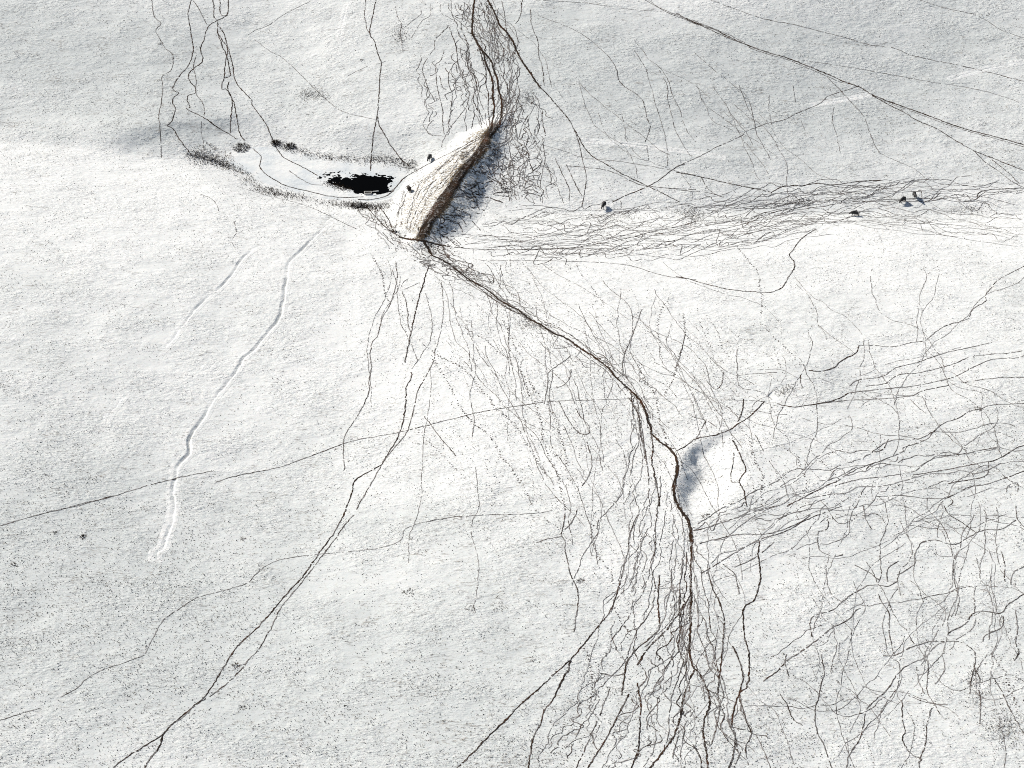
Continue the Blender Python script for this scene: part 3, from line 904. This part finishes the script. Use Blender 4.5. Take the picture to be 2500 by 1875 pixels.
H W 2190,1040 2130,1180 2100,1340 2060,1460 1980,1570 1905,1665
H M 2170,560 2080,700 2000,800 1900,900 1830,1010
H F 1600,1060 1680,1075 1750,1060
H L 0,290 180,270 330,220 370,140 600,80 850,60 1150,50 1300,30
G L 2200,290 2080,300 1830,330 1700,370 1620,430 1560,490 1400,540 1250,580 1120,660 1030,730 970,830 920,930 850,970 600,1060 490,1150 390,1210
G L 250,1280 120,1320 -20,1365
I M 530,220 520,300 535,440 520,520 490,600 430,645 430,760 440,860 465,950 455,1130 410,1180 370,1280 355,1390 375,1450 360,1580 335,1665
I M 200,400 230,520 280,620 305,720 300,850 290,960 270,1130 260,1200
I F 300,370 370,430 390,500 400,560
I M 350,870 400,980 425,1100 400,1190 430,1310 460,1400 480,1430
I F 270,1200 275,1300 240,1460 215,1520 185,1490
I F 410,1200 420,1320 480,1420 440,1530 450,1600
I F 550,1110 640,1050 700,980 800,920 880,860 980,780 1090,720 1140,660 1170,650
I F 920,940 940,1060 920,1130 900,1220 880,1310 890,1420 930,1500 960,1580 990,1665
I F 860,830 860,710 990,660 1060,600 1150,540 1240,500 1340,510 1400,480
I F 1400,440 1480,390 1520,360 1510,320 1550,240 1640,215 1760,245 1860,195 1960,150 2060,150 2150,90
I F 1280,560 1310,620 1350,690 1350,780 1370,900 1390,950
I F 1080,1665 1100,1570 1160,1480 1190,1380 1200,1300 1250,1240 1350,1150 1380,1090 1440,1030 1510,990 1590,950 1640,890 1700,860 1790,860
I F 1310,950 1390,945 1480,900 1600,860 1700,860
I F 1720,820 1730,800 1830,750 1880,680 1960,670 2060,680 2100,630 2220,545
I F 1430,1230 1430,1330 1450,1430 1430,1470 1450,1520 1500,1580 1560,1600 1540,1620
I F 1620,1280 1590,1380 1580,1500 1540,1620 1540,1665
I F 1520,1010 1540,1120 1570,1190
I L 1470,1200 1600,1250 1720,1260
I F 1840,880 1890,930 1890,1010 1870,1090 1860,1180
I F 1890,1020 1930,1110
I D 2000,940 2060,1030 2090,1060 2110,1150 2160,1270
I F 1990,1060 2050,1150 2110,1280 2170,1390 2225,1470
I F 2150,660 2160,780 2150,860 2170,930 2140,980
I F 1940,860 1960,820 2060,770 2070,700
I F 2060,290 2080,370 2080,480
I F 2210,380 2130,430 2120,500
I F 1190,0 1200,80 1240,150
I E 1370,100 1410,170 1400,290
I F 900,160 900,250 920,290 1000,320 1060,310
I F 960,60 960,140 900,165
I L 1460,120 1600,140 1730,150
I F 1700,0 1720,50 1800,100 1900,170
I F 2150,0 2160,80 2220,150
I F 150,240 300,200 420,180 560,180 680,150 800,100 950,40 1050,0
I F 160,430 290,350 420,270 540,210 640,180 740,140 850,60
I F 110,160 250,120 400,70 560,20 640,0
I F 370,390 480,340 540,300 620,230
I F 660,1190 710,1270 740,1350 800,1390
I F 500,1440 560,1560 600,1665
I E 530,640 570,730
I F 700,940 690,990 715,1080
I F 1120,370 1220,420 1290,470
I F 1340,480 1340,400 1410,350
I E 1400,470 1470,530 1600,600
I L 1900,330 1930,430
I F 1920,1170 1930,1260 1920,1380
"""
CHURN = []
for ln in TRAILS.strip().splitlines():
    t_, s_, rest = ln.split(' ', 2)
    w, wear_shade, gap, dot = STY[s_]
    trail(P(t_, rest), w, wear_shade, gap, dot)
    if s_ in 'SX':
        for k in range(2): CHURN.append((P(t_, rest), 0.36, 0.58, 0.45, True, 0.1))

spread[0] = 0.55
many(CHURN, 'hoof_prints')
spread[0] = 0.09

# --- bundles between two guide lines
def bundle(left, right, n, lo=0.0, hi=1.0, w=(0.12, 0.23), wear_shade=(0.4, 0.8), gap=0.08, wig=0.10, freq=3.0, partial=0.6, dotted=0.0, wob=0.14, peak=None, npt=26, drift=0.18, ragged=0.08):
    Lg = spline(left, 3.0); Rg = spline(right, 3.0)
    out = []
    for k in range(n):
        t = np.linspace(0, 1, npt)
        a = np.clip(rng.normal(peak, 0.18), lo, hi) if peak is not None else rng.uniform(lo, hi)
        b_ = np.clip(a + rng.normal(0, drift), lo, hi)
        f = a + (b_ - a) * t + wig * vnoise(t * freq * 2, t * 0 + k * 3.1, 70) + 0.4 * wig * vnoise(t * freq * 7, t * 0 + k * 5.3, 71)
        t0, t1 = (rng.uniform(0, ragged), 1 - rng.uniform(0, 0.08)) if rng.random() > partial else sorted(rng.uniform(0, 1, 2))
        if t1 - t0 < 0.15: t1 = min(1, t0 + 0.2)
        tt = t0 + (t1 - t0) * t
        gl = np.stack([np.interp(tt, np.linspace(0, 1, len(Lg)), Lg[:, j]) for j in (0, 1)], -1)
        gr = np.stack([np.interp(tt, np.linspace(0, 1, len(Rg)), Rg[:, j]) for j in (0, 1)], -1)
        p = gl + (gr - gl) * f[:, None]
        out.append((p, rng.uniform(*w), rng.uniform(*wear_shade), gap, rng.random() < dotted, wob))
    return out

# upper bundle coming down to the dam
many(bundle(P('B', '560,0 600,120 640,240 680,340 760,560 820,720 870,850'), P('B', '960,0 1010,130 1080,260 1120,420 1090,580 1020,720 930,840'), 20, wig=0.14, wear_shade=(0.35, 0.7), freq=2.0, partial=0.5), 'trampled_tracks')
many(bundle(P('B', '640,0 680,120 760,200 820,300 850,420'), P('B', '920,0 940,90 980,180 1040,290 1080,420'), 20, wig=0.2, partial=0.4, wear_shade=(0.35, 0.8), freq=2.0), 'trampled_tracks')
many(bundle(P('B', '460,340 440,480 480,640 520,800 560,900'), P('B', '780,330 760,480 800,640 790,760 760,860'), 10, wig=0.16, wear_shade=(0.3, 0.7), gap=0.1), 'trampled_tracks')
# right of the dam: loops and short tracks
many(bundle(P('B', '980,560 960,720 920,900 920,1060 960,1200 1000,1290'), P('B', '1180,560 1220,700 1240,880 1260,1060 1300,1200 1340,1300'), 34, wig=0.22, freq=2.6, wear_shade=(0.35, 0.75), gap=0.1), 'trampled_tracks')
# dam: upstream face, crest and shaded face
DL = P('B', '872,845 780,905 690,955 600,1025 480,1110 370,1180 335,1260 305,1400 300,1490'); DC = P('B', '893,845 850,920 762,1040 682,1160 602,1270 522,1380 462,1495')
many(bundle(DL, DC, 26, wear_shade=(0.3, 0.65), w=(0.12, 0.24), wig=0.06, partial=0.75, gap=0.3), 'trampled_tracks')
many(bundle(DL, DC, 30, 0.88, 1.06, wear_shade=(0.7, 1.0), w=(0.35, 0.8), wig=0.03, partial=0.6, gap=0.05), 'trampled_tracks')
def side_tracks():
    out = []
    C = spline(DC, 3.0)
    for k in range(75):
        a = C[int(len(C) * rng.uniform(0.12, 0.97))]
        L = rng.uniform(25, 130)
        ang = math.radians(rng.uniform(-15, 50))
        t = np.linspace(rng.uniform(0, 0.5), 1, 9)[:, None]
        p = a + t * L * np.array([math.cos(ang), math.sin(ang) * 0.8]) + np.c_[vnoise(t[:, 0] * 5, t[:, 0] * 0 + k, 80), vnoise(t[:, 0] * 5, t[:, 0] * 0 + k, 81)] * 10
        out.append((p, rng.uniform(0.2, 0.4), rng.uniform(0.4, 0.8), 0.3, rng.random() < 0.3, 0.15))
    return out
many(side_tracks(), 'trampled_tracks')
# long band of trails running right along the valley
BU = [(1225, 495), (1500, 500), (1700, 484), (1900, 460), (2100, 447), (2300, 444), (2515, 452)]
BL = [(1105, 612), (1400, 624), (1650, 618), (1830, 596), (2000, 568), (2200, 560), (2515, 590)]
band = dict(w=(0.10, 0.19), wear_shade=(0.35, 0.8), gap=0.06, npt=50, wob=0.08)
many(bundle(BU, BL, 26, wig=0.15, freq=3.2, partial=0.55, drift=0.5, **band), 'trampled_tracks')
many(bundle(BU[2:], BL[2:], 26, wig=0.14, freq=3.0, partial=0.7, peak=0.42, drift=0.4, **band), 'trampled_tracks')
many(bundle(BU[:5], BL[:5], 14, wig=0.16, freq=3.0, partial=0.6, lo=0.3, drift=0.4, **band), 'trampled_tracks')
many(bundle(P('B', '850,1330 1200,1360 1600,1340 2073,1300'), P('B', '640,1570 1100,1600 1600,1600 2073,1590'), 22, wear_shade=(0.3, 0.6), w=(0.12, 0.24), wig=0.12, freq=3, partial=0.9, drift=0.5, gap=0.15, dotted=0.3), 'trampled_tracks')
# below the dam towards the long trail
many(bundle(P('B', '300,1500 400,1600 520,1700 700,1800'), P('B', '560,1540 660,1620 800,1700 950,1800'), 26, wear_shade=(0.35, 0.85), wig=0.25, partial=0.6, gap=0.25), 'trampled_tracks')
many(bundle(P('B', '40,1300 120,1400 220,1500 300,1600'), P('B', '300,1280 310,1380 350,1480 420,1600'), 16, wear_shade=(0.3, 0.7), wig=0.2, partial=0.7, gap=0.3), 'trampled_tracks')
E1 = P('E', '600,95 700,160 820,240 950,335 1080,408 1220,498 1370,578 1510,672 1650,775 1770,895 1870,1020 1920,1190')
def shift(p, dx, dy): return [(x + dx, y + dy) for x, y in p]
many(bundle(shift(E1, -10, 8), shift(E1, 12, -8), 11, wear_shade=(0.35, 0.75), w=(0.12, 0.22), wig=0.2, partial=0.75, gap=0.12), 'trampled_tracks')
many(bundle(shift(E1, -45, 30), shift(E1, 60, -35), 16, wear_shade=(0.3, 0.5), w=(0.12, 0.2), wig=0.25, partial=0.9, gap=0.15, dotted=0.5), 'trampled_tracks')
# fan at the bottom
many(bundle([(1590, 1150), (1570, 1230), (1535, 1330), (1490, 1450), (1430, 1610), (1370, 1760), (1310, 1890)], [(1650, 1160), (1672, 1220), (1702, 1300), (1745, 1430), (1790, 1580), (1840, 1740), (1890, 1890)], 40, wear_shade=(0.28, 0.62), w=(0.10, 0.19), wig=0.08, freq=2.6, partial=0.7, gap=0.08, dotted=0.45, npt=44, drift=0.3, ragged=0.4, wob=0.2), 'trampled_tracks')
many(bundle([(1640, 1280), (1620, 1420), (1580, 1560), (1540, 1720), (1490, 1890)], [(1690, 1290), (1715, 1430), (1745, 1570), (1770, 1720), (1790, 1890)], 16, wear_shade=(0.4, 0.85), w=(0.12, 0.24), wig=0.12, freq=2.6, partial=0.6, gap=0.06, npt=44, drift=0.3, ragged=0.3), 'trampled_tracks')
many(bundle([(1530, 940), (1500, 1060), (1470, 1200), (1430, 1330), (1380, 1470)], [(1590, 980), (1620, 1090), (1640, 1200), (1650, 1330), (1640, 1450)], 9, wear_shade=(0.3, 0.6), w=(0.11, 0.2), wig=0.12, partial=0.6, gap=0.1, dotted=0.5, drift=0.3), 'trampled_tracks')
many(bundle([(1690, 1290), (1850, 1180), (2000, 1120), (2200, 1060), (2510, 1000)], [(1700, 1420), (1860, 1330), (2050, 1290), (2250, 1260), (2510, 1240)], 12, wear_shade=(0.3, 0.65), w=(0.12, 0.22), wig=0.14, partial=0.6, gap=0.12, dotted=0.3), 'trampled_tracks')
# single wandering prints over the right half of the field
def wander(n, x0, x1, y0, y1, ang0, spread, length, turn=0.13, dot=0.6):
    out = []
    for k in range(n):
        p = np.array([rng.uniform(x0, x1), rng.uniform(y0, y1)]); a = math.radians(rng.normal(ang0, spread)); L = rng.uniform(*length)
        pts = [p]
        for i in range(22):
            a += rng.normal(0, turn) + 0.06 * (math.radians(ang0) - a)
            p = p + np.array([math.cos(a), math.sin(a) * 0.9]) * L / 22
            pts.append(p)
        out.append((np.array(pts), rng.uniform(0.10, 0.19), rng.uniform(0.28, 0.56), 0.14, rng.random() < dot, 0.1))
    return out
many(wander(70, 1000, 1700, 620, 900, 56, 14, (240, 620)) + wander(22, 1150, 1600, 900, 1300, 72, 16, (200, 520)), 'hoof_prints')
many(wander(40, 1500, 2450, 560, 1000, 72, 26, (160, 460), 0.22) + wander(12, 1700, 2200, 900, 1400, -20, 14, (200, 500), 0.22, 0.3), 'hoof_prints')
many(wander(60, 1740, 2480, 1150, 1650, 84, 28, (200, 560), 0.25, 0.5) + wander(22, 1740, 2300, 1150, 1750, -25, 22, (150, 420), 0.25, 0.5), 'hoof_prints')
many(wander(26, 2080, 2500, 900, 1700, 80, 34, (200, 520), 0.25, 0.4), 'hoof_prints')
many(wander(26, 1180, 1900, 60, 330, 62, 16, (120, 380), 0.14, 0.4), 'hoof_prints')
many(wander(24, 900, 1250, 610, 760, 75, 22, (150, 420), 0.16), 'hoof_prints')

# ------------------------------------------------------------------ dead grass and reeds
def blades(name, x, y, hgt, wid, tone, mat, lean=0.35, per=2):
    n = len(x)
    z = height(x, y)
    V, T = [], []
    for k in range(per):
        a = rng.uniform(0, 2 * math.pi, n); lx, ly = rng.normal(0, lean, n) * hgt, rng.normal(0, lean, n) * hgt
        ox, oy = (rng.normal(0, 0.5, n) * wid, rng.normal(0, 0.5, n) * wid) if per > 2 else (0, 0)
        dx, dy = np.cos(a) * wid * 0.5, np.sin(a) * wid * 0.5
        V.append(np.stack([np.c_[x + ox - dx, y + oy - dy, z - 0.03], np.c_[x + ox + dx, y + oy + dy, z - 0.03], np.c_[x + ox + lx, y + oy + ly, z + hgt * rng.uniform(0.7, 1.15, n)]], 1))
        T.append(np.repeat(np.clip(tone + rng.normal(0, 0.12, n), 0, 1)[:, None], 3, 1))
    V = np.concatenate(V).reshape(-1, 3); T = np.concatenate(T).ravel()
    return mesh_np(name, V, np.arange(len(V)), np.full(len(V) // 3, 3), mat, False, {'tone': T})

n = 400000
v = rng.uniform(-25, 2140, n); u = rng.uniform(-90, 2590, n)
xy = flat(u, v)
X, Y = xy[:, 0], xy[:, 1]
patch = fbm(X / 40, Y / 55, 91, 3) * 0.4 + 0.45 * vnoise(X / 5, Y / 4, 95) + 0.7 * vnoise(X / 2.6, Y / 1.2, 96)
keep = rng.random(n) < np.clip(0.20 + 0.45 * patch + 0.14 * fields(X, Y, SHADE_COVER), 0.03, 1.0)
keep &= pond_sd(X, Y) > 0.5
keep &= bilin(CUT, CX0, CY0, 0.58, X, Y) < 0.02
keep &= rng.random(n) < 0.8
X, Y = X[keep], Y[keep]; n = len(X)
tag(link('grass_stubble', blades('grass_stubble', X, Y, rng.uniform(0.08, 0.28, n), rng.uniform(0.08, 0.26, n), rng.beta(1.3, 1.9, n), M_STUB)), kind='stuff')

def along(px, n, spread_px, dens=None):
    c = spline(px, 2.0)
    i = rng.integers(0, len(c), n)
    if dens is not None:
        d = np.interp(np.arange(len(c)) / (len(c) - 1), np.linspace(0, 1, len(dens)), dens); p = d / d.sum(); i = rng.choice(len(c), n, p=p)
    q = c[i] + rng.normal(0, 1, (n, 2)) * np.array(spread_px)
    m = lift(q[:, 0], q[:, 1])
    return m[:, 0], m[:, 1]
Zt = lambda s: [(450 + float(a.split(',')[0]) / 2.765, 300 + float(a.split(',')[1]) / 2.765) for a in s.split()]
LOW = Zt('40,210 150,240 270,285 370,325 450,400 500,440 650,482 800,508 950,542 1100,553 1200,568 1300,572 1400,552')
UP = Zt('640,150 720,175 820,205 900,220 1050,242 1200,252 1400,252 1460,285 1530,305 1560,325')
X, Y = along(LOW, 2500, (11, 5.0), [2.0, 2.4, 2.0, 1.3, 0.8, 1.9, 1.3, 0.7, 0.4, 1.0, 2.8, 2.2, 0.8])
tag(link('dry_reeds', blades('dry_reeds', X, Y, rng.uniform(0.2, 0.65, len(X)), rng.uniform(0.08, 0.2, len(X)), rng.beta(1.5, 2.2, len(X)), M_REED)), kind='stuff')
X, Y = along(UP, 1400, (11, 5.5), [2, 1.5, 1.2, 1, 1, 0.8, 1.2, 1.4, 1.6, 1.0])
tag(link('dry_reeds', blades('dry_reeds', X, Y, rng.uniform(0.15, 0.5, len(X)), rng.uniform(0.08, 0.18, len(X)), rng.beta(1.6, 2.0, len(X)), M_REED)), kind='stuff')
X, Y = along([(800, 446), (825, 455), (850, 464)], 700, (9, 3))
tag(link('dry_reeds', blades('dry_reeds', X, Y, rng.uniform(0.1, 0.3, len(X)), rng.uniform(0.08, 0.2, len(X)), rng.beta(1.6, 2.0, len(X)), M_REED)), kind='stuff')
# looser brushy patches
for px, k, sp in (([(735, 230), (760, 232), (790, 235)], 420, (14, 7)), ([(960, 85), (985, 75), (975, 110)], 360, (10, 14)), ([(1280, 235), (1290, 250)], 300, (14, 10)),
                  ([(1880, 500), (1940, 490), (1980, 495)], 420, (16, 7)), ([(1660, 520), (1700, 515)], 260, (16, 8)), ([(2330, 510), (2400, 512)], 240, (20, 6)), ([(1450, 535), (1560, 530)], 260, (26, 8)),
                  ([(2370, 1640), (2390, 1700)], 260, (14, 14)), ([(1905, 962), (1930, 945)], 200, (10, 5)),
                  ([(2430, 1760), (2480, 1790)], 420, (26, 22)), ([(1220, 455), (1240, 470)], 420, (16, 9)), ([(1690, 545), (1700, 520)], 300, (14, 10)),
                  ([(1275, 790), (1310, 800)], 160, (14, 6)), ([(1130, 375), (1135, 390)], 260, (7, 9)), ([(1020, 600), (1070, 620)], 420, (26, 12))):
    X, Y = along(px, k, sp)
    tag(link('dry_brush', blades('dry_brush', X, Y, rng.uniform(0.1, 0.4, len(X)), rng.uniform(0.08, 0.18, len(X)), rng.beta(1.8, 1.6, len(X)), M_REED)), kind='stuff')

# ------------------------------------------------------------------ shrubs one can point to
def shrub(u, v, r, hgt, n, label, tone=0.3, group='dark shrubs round the frozen pond', sy=1.0):
    c = lift(u, v)[0]
    a = rng.uniform(0, 2 * math.pi, n); q = np.sqrt(rng.random(n)) * r
    bx, by = q * np.cos(a), q * np.sin(a) * sy
    H = hgt * (1 - 0.55 * (q / r) ** 2) * rng.uniform(0.6, 1.15, n)
    wv = rng.uniform(0.05, 0.13, n); an = rng.uniform(0, 6.28, n)
    dx, dy = np.cos(an) * wv, np.sin(an) * wv
    z0 = height(c[0] + bx, c[1] + by) - c[2] - 0.04
    lx, ly = bx / r * 0.25 + rng.normal(0, .12, n), by / r * 0.25 + rng.normal(0, .12, n)
    V = np.stack([np.c_[bx - dx, by - dy, z0], np.c_[bx + dx, by + dy, z0], np.c_[bx + lx + dx * .6, by + ly + dy * .6, z0 + H * .6], np.c_[bx + 1.6 * lx, by + 1.6 * ly, z0 + H]], 1).reshape(-1, 3)
    T = np.repeat(np.clip(tone + rng.normal(0, .15, n), 0, 1), 4)
    o = link('shrub', mesh_np('shrub', V, np.arange(len(V)), np.full(n, 4), M_REED, False, {'tone': T}))
    o.location = c
    return tag(o, label, 'shrub', group)
for s_ in (
    (498, 383, 4.4, 0.7, 330, 'wide straggling shrub at the left tip of the pond, largest of the rim', .45, 'dark shrubs round the frozen pond', 1.6),
    (545, 392, 3.0, 0.6, 150, 'loose grey shrub just right of the widest rim shrub', .6, 'dark shrubs round the frozen pond', 1.6),
    (590, 362, 2.4, 0.9, 260, 'long dark shrub on the upper left shore of the pond ice', .2),
    (673, 350, 1.3, 1.1, 150, 'small round olive shrub where a trail comes down to the pond', .35),
    (708, 358, 1.6, 0.9, 170, 'dark oval shrub on the pond rim right of the round olive one', .2),
    (1003, 402, 2.2, 0.6, 140, 'thin brown shrub between the open water and the black cow above it', .45),
    (878, 504, 2.6, 0.9, 260, 'dark red brown shrub on the near shore below the open water', .12),
): shrub(*s_)
for s_ in (
    (203, 1311, 0.75, 0.7, 60, 'small dark tuft in open snow left of the long ditch, larger of two', .15),
    (135, 1301, 0.5, 0.5, 40, 'smallest dark tuft in open snow, beside a slightly larger one', .2),
    (592, 1316, 0.5, 0.5, 40, 'lone bluish tuft between the long ditch and the twin trail', .1),
    (575, 1625, 0.9, 0.6, 70, 'brown tuft between the two strands of the lower left trail', .55),
    (33, 1379, 0.8, 0.5, 50, 'pale brown tuft near the left edge of the snow field', .6),
    (998, 1447, 1.5, 0.45, 90, 'dark ragged tuft in the lower middle of the snow field', .15),
    (1152, 1486, 1.1, 0.4, 60, 'low dark tuft left of a wider ragged tuft, lower middle', .3),
    (1216, 1482, 1.8, 0.4, 90, 'wide low ragged tuft right of the lower middle of the field', .3),
    (1415, 1419, 0.8, 0.6, 60, 'dark brown tuft on a wandering trail left of the bottom fan', .3),
    (2388, 999, 0.9, 0.6, 70, 'dark tuft on a trail near the right edge of the field', .3),
    (1726, 1262, 1.2, 0.5, 80, 'dark tuft in the bright snow below the gully bank', .2),
    (592, 1728, 0.6, 0.4, 45, 'dark bluish tuft right of the forking lower left trail', .1),
    (883, 147, 0.5, 0.5, 40, 'tiny dark tuft left of the upper trail to the water', .1),
    (390, 107, 0.6, 0.4, 45, 'dark tuft in the grey slope left of the upper left trails', .2),
): shrub(s_[0], s_[1], s_[2] * 0.8, s_[3] * 0.75, int(s_[4] * 0.75), s_[5], min(1, s_[6] + 0.10), 'dark tufts standing out of the snow')

# ------------------------------------------------------------------ things at the water's edge
def slab(name, u, v, wx, wy, hz, yaw, label, cat, mat, ring):
    c = flat(u, v, z=POND_Z + 0.06)
    root_z = POND_Z + 0.05
    ca, sa = math.cos(yaw), math.sin(yaw)
    def rect(sx, sy, z, j=0.0):
        return [((x + random.uniform(-j, j)) * ca - (y + random.uniform(-j, j)) * sa, (x + random.uniform(-j, j)) * sa + (y + random.uniform(-j, j)) * ca, z)
                for x, y in ((-sx, -sy), (sx, -sy), (sx, sy), (-sx, sy))]
    me = bpy.data.meshes.new(name)
    if ring:
        V = rect(wx * .96, wy * .95, 0) + rect(wx, wy, hz) + rect(wx - .14, wy - .14, hz) + rect(wx - .2, wy - .2, 0.08)
        F = [(3, 2, 1, 0)]
        for a in (0, 4, 8):
            F += [(a + i, a + (i + 1) % 4, a + 4 + (i + 1) % 4, a + 4 + i) for i in range(4)]
        F += [(12, 13, 14, 15)]
    else:
        V = rect(wx, wy, -0.05, .12) + rect(wx * .95, wy * .9, hz, .12)
        F = [(3, 2, 1, 0), (4, 5, 6, 7)] + [(i, (i + 1) % 4, 4 + (i + 1) % 4, 4 + i) for i in range(4)]
    me.from_pydata(V, [], F); me.materials.append(mat)
    o = link(name, me); o.location = (c[0], c[1], root_z)
    tag(o, label, cat)
    return o, c, root_z, ca, sa
mt, nt, b = new_mat('weathered_metal'); gn = noise(nt, N(nt, 'ShaderNodeNewGeometry').outputs['Position'], 5.0, 4.0)
rr = ramp(nt, gn.outputs[0], [(0.35, (0.55, 0.53, 0.48)), (0.65, (0.72, 0.70, 0.65))]); nt.links.new(rr.outputs[0], b.inputs['Base Color']); b.inputs['Roughness'].default_value = 0.7
o, c, rz, ca, sa = slab('trough', 898, 473, 1.05, 0.55, 0.55, 0.03, 'pale rectangular trough with a dark inside at the near edge of the water', 'trough', mt, True)
me = bpy.data.meshes.new('trough_water'); q = [(-.86, -.36), (.86, -.36), (.86, .36), (-.86, .36)]
me.from_pydata([(x * ca - y * sa, x * sa + y * ca, 0.36) for x, y in q], [], [(0, 1, 2, 3)]); me.materials.append(M_WATER)
link('trough_water', me, o)
slab('ice_floe', 917, 467.5, 0.95, 0.16, 0.12, 0.06, 'thin pale strip of ice on the black water right of the trough', 'ice', M_ICE, False)
slab('ice_floe', 914, 475, 0.5, 0.5, 0.10, 0.3, 'small pale block of ice on the shore beside the trough', 'ice', M_ICE, False)

# ------------------------------------------------------------------ cattle
def cow_mesh(head_down, mat, stride):
    me = bpy.data.meshes.new('cow_skeleton')
    P_ = [(0, 0, 0.97), (0.45, 0, 0.99), (0.80, 0, 1.06), (-0.40, 0, 0.99), (-0.72, 0, 1.06)]          # belly, chest, shoulder, loin, rump
    R_ = [0.42, 0.42, 0.33, 0.40, 0.32]
    E_ = [(0, 1), (1, 2), (0, 3), (3, 4)]
    if head_down:
        neck, poll, muz = (1.08, 0, 0.98), (1.30, 0, 0.72), (1.50, 0, 0.42)
    else:
        neck, poll, muz = (1.06, 0, 1.24), (1.30, 0, 1.40), (1.66, 0, 1.22)
    k = len(P_); P_ += [neck, poll, muz]; R_ += [0.20, 0.155, 0.085]; E_ += [(2, k), (k, k + 1), (k + 1, k + 2)]
    for sx, (bx, base) in (('f', (0.66, 2)), ('h', (-0.66, 4))):
        for sy in (-1, 1):
            st_ = stride * sy * (1 if sx == 'f' else -1)
            k = len(P_)
            if sx == 'f': leg = [(bx, .20 * sy, .80), (bx + st_ * .5, .20 * sy, .46), (bx + st_, .20 * sy, .05)]
            else: leg = [(bx, .21 * sy, .82), (bx - .12 + st_ * .5, .20 * sy, .50), (bx - .02 + st_, .20 * sy, .05)]
            P_ += leg; R_ += [0.15, 0.075, 0.065]; E_ += [(base, k), (k, k + 1), (k + 1, k + 2)]
    me.from_pydata(P_, E_, [])
    o = bpy.data.objects.new('cow_skeleton', me); col.objects.link(o)
    m = o.modifiers.new('skin', 'SKIN'); m.use_smooth_shade = True
    for i, r in enumerate(R_):
        sk = me.skin_vertices[0].data[i]; sk.radius = (r, r * (1.12 if i < 5 else 1)); sk.use_root = (i == 0)
    sb = o.modifiers.new('sub', 'SUBSURF'); sb.levels = 1; sb.render_levels = 1
    dg = bpy.context.evaluated_depsgraph_get()
    out = bpy.data.meshes.new_from_object(o.evaluated_get(dg)); out.name = 'cow_body'
    bpy.data.objects.remove(o); bpy.data.meshes.remove(me)
    out.materials.clear(); out.materials.append(mat)
    return out, poll, muz
def tube_mesh(name, pts, rad, mat, seg=5):
    V, F = [], []
    for i, (p, r) in enumerate(zip(pts, rad)):
        for s in range(seg):
            a = 2 * math.pi * s / seg
            V.append((p[0] + r * math.cos(a), p[1] + r * math.sin(a), p[2]))
    for i in range(len(pts) - 1):
        for s in range(seg):
            F.append((i * seg + s, i * seg + (s + 1) % seg, (i + 1) * seg + (s + 1) % seg, (i + 1) * seg + s))
    me = bpy.data.meshes.new(name); me.from_pydata(V, [], F); me.materials.append(mat); return me
def ear_mesh(poll, sy, mat):
    x, y, z = poll
    me = bpy.data.meshes.new('ear')
    me.from_pydata([(x - .02, .10 * sy, z + .06), (x + .05, .12 * sy, z), (x - .02, .32 * sy, z - .01), (x - .06, .13 * sy, z), (x - .02, .2 * sy, z - .07)], [],
                   [(0, 1, 2), (0, 2, 3), (1, 4, 2), (3, 2, 4)])
    me.materials.append(mat); return me
KIND = {}
for key, (hd, mat, st_) in {'grazing_black': (True, M_COW_BLACK, .10), 'standing_black': (False, M_COW_BLACK, .16), 'walking_brown': (True, M_COW_BROWN, .18)}.items():
    body, poll, muz = cow_mesh(hd, mat, st_)
    tail = tube_mesh('tail', [(-.95, 0, 1.22), (-1.04, 0, 1.05), (-1.05, .02, .8), (-1.03, .03, .55)], [.04, .035, .03, .05], mat)
    KIND[key] = (body, tail, ear_mesh(poll, 1, mat), ear_mesh(poll, -1, mat))
def cow(u, v, hx, hy, key, label):
    c = lift(u, v)[0]
    body, tail, e1, e2 = KIND[key]
    o = link('cow', body)
    for nm, me_ in (('tail', tail), ('ear', e1), ('ear', e2)): link(nm, me_, o)
    o.location = (c[0], c[1], c[2] + 0.03)
    o.rotation_euler = (0, 0, math.atan2(hy, hx)); o.scale = (1.18, 1.18, 1.18)
    return tag(o, label, 'cow', 'dark cattle out on the snow')
cow(1049, 391, -.35, -.94, 'grazing_black', 'black cow on the snow above the dam, between the water and the dam top')
cow(999, 468, -.35, .94, 'walking_brown', 'dark brown cow on the pale dam slope right of the open water')
cow(1474, 507, -.42, -.9, 'grazing_black', 'lone black cow at the upper edge of the trail band, right of the dam')
cow(2087, 527, -1, -.04, 'grazing_black', 'black cow seen side on in the trail band, lowest of the three at right')
cow(2204, 494, -.72, -.7, 'grazing_black', 'black cow at an angle in the trail band, middle of the three at right')
cow(2232, 483, .1, -1, 'standing_black', 'black cow seen end on in the trail band, uppermost of the three at right')
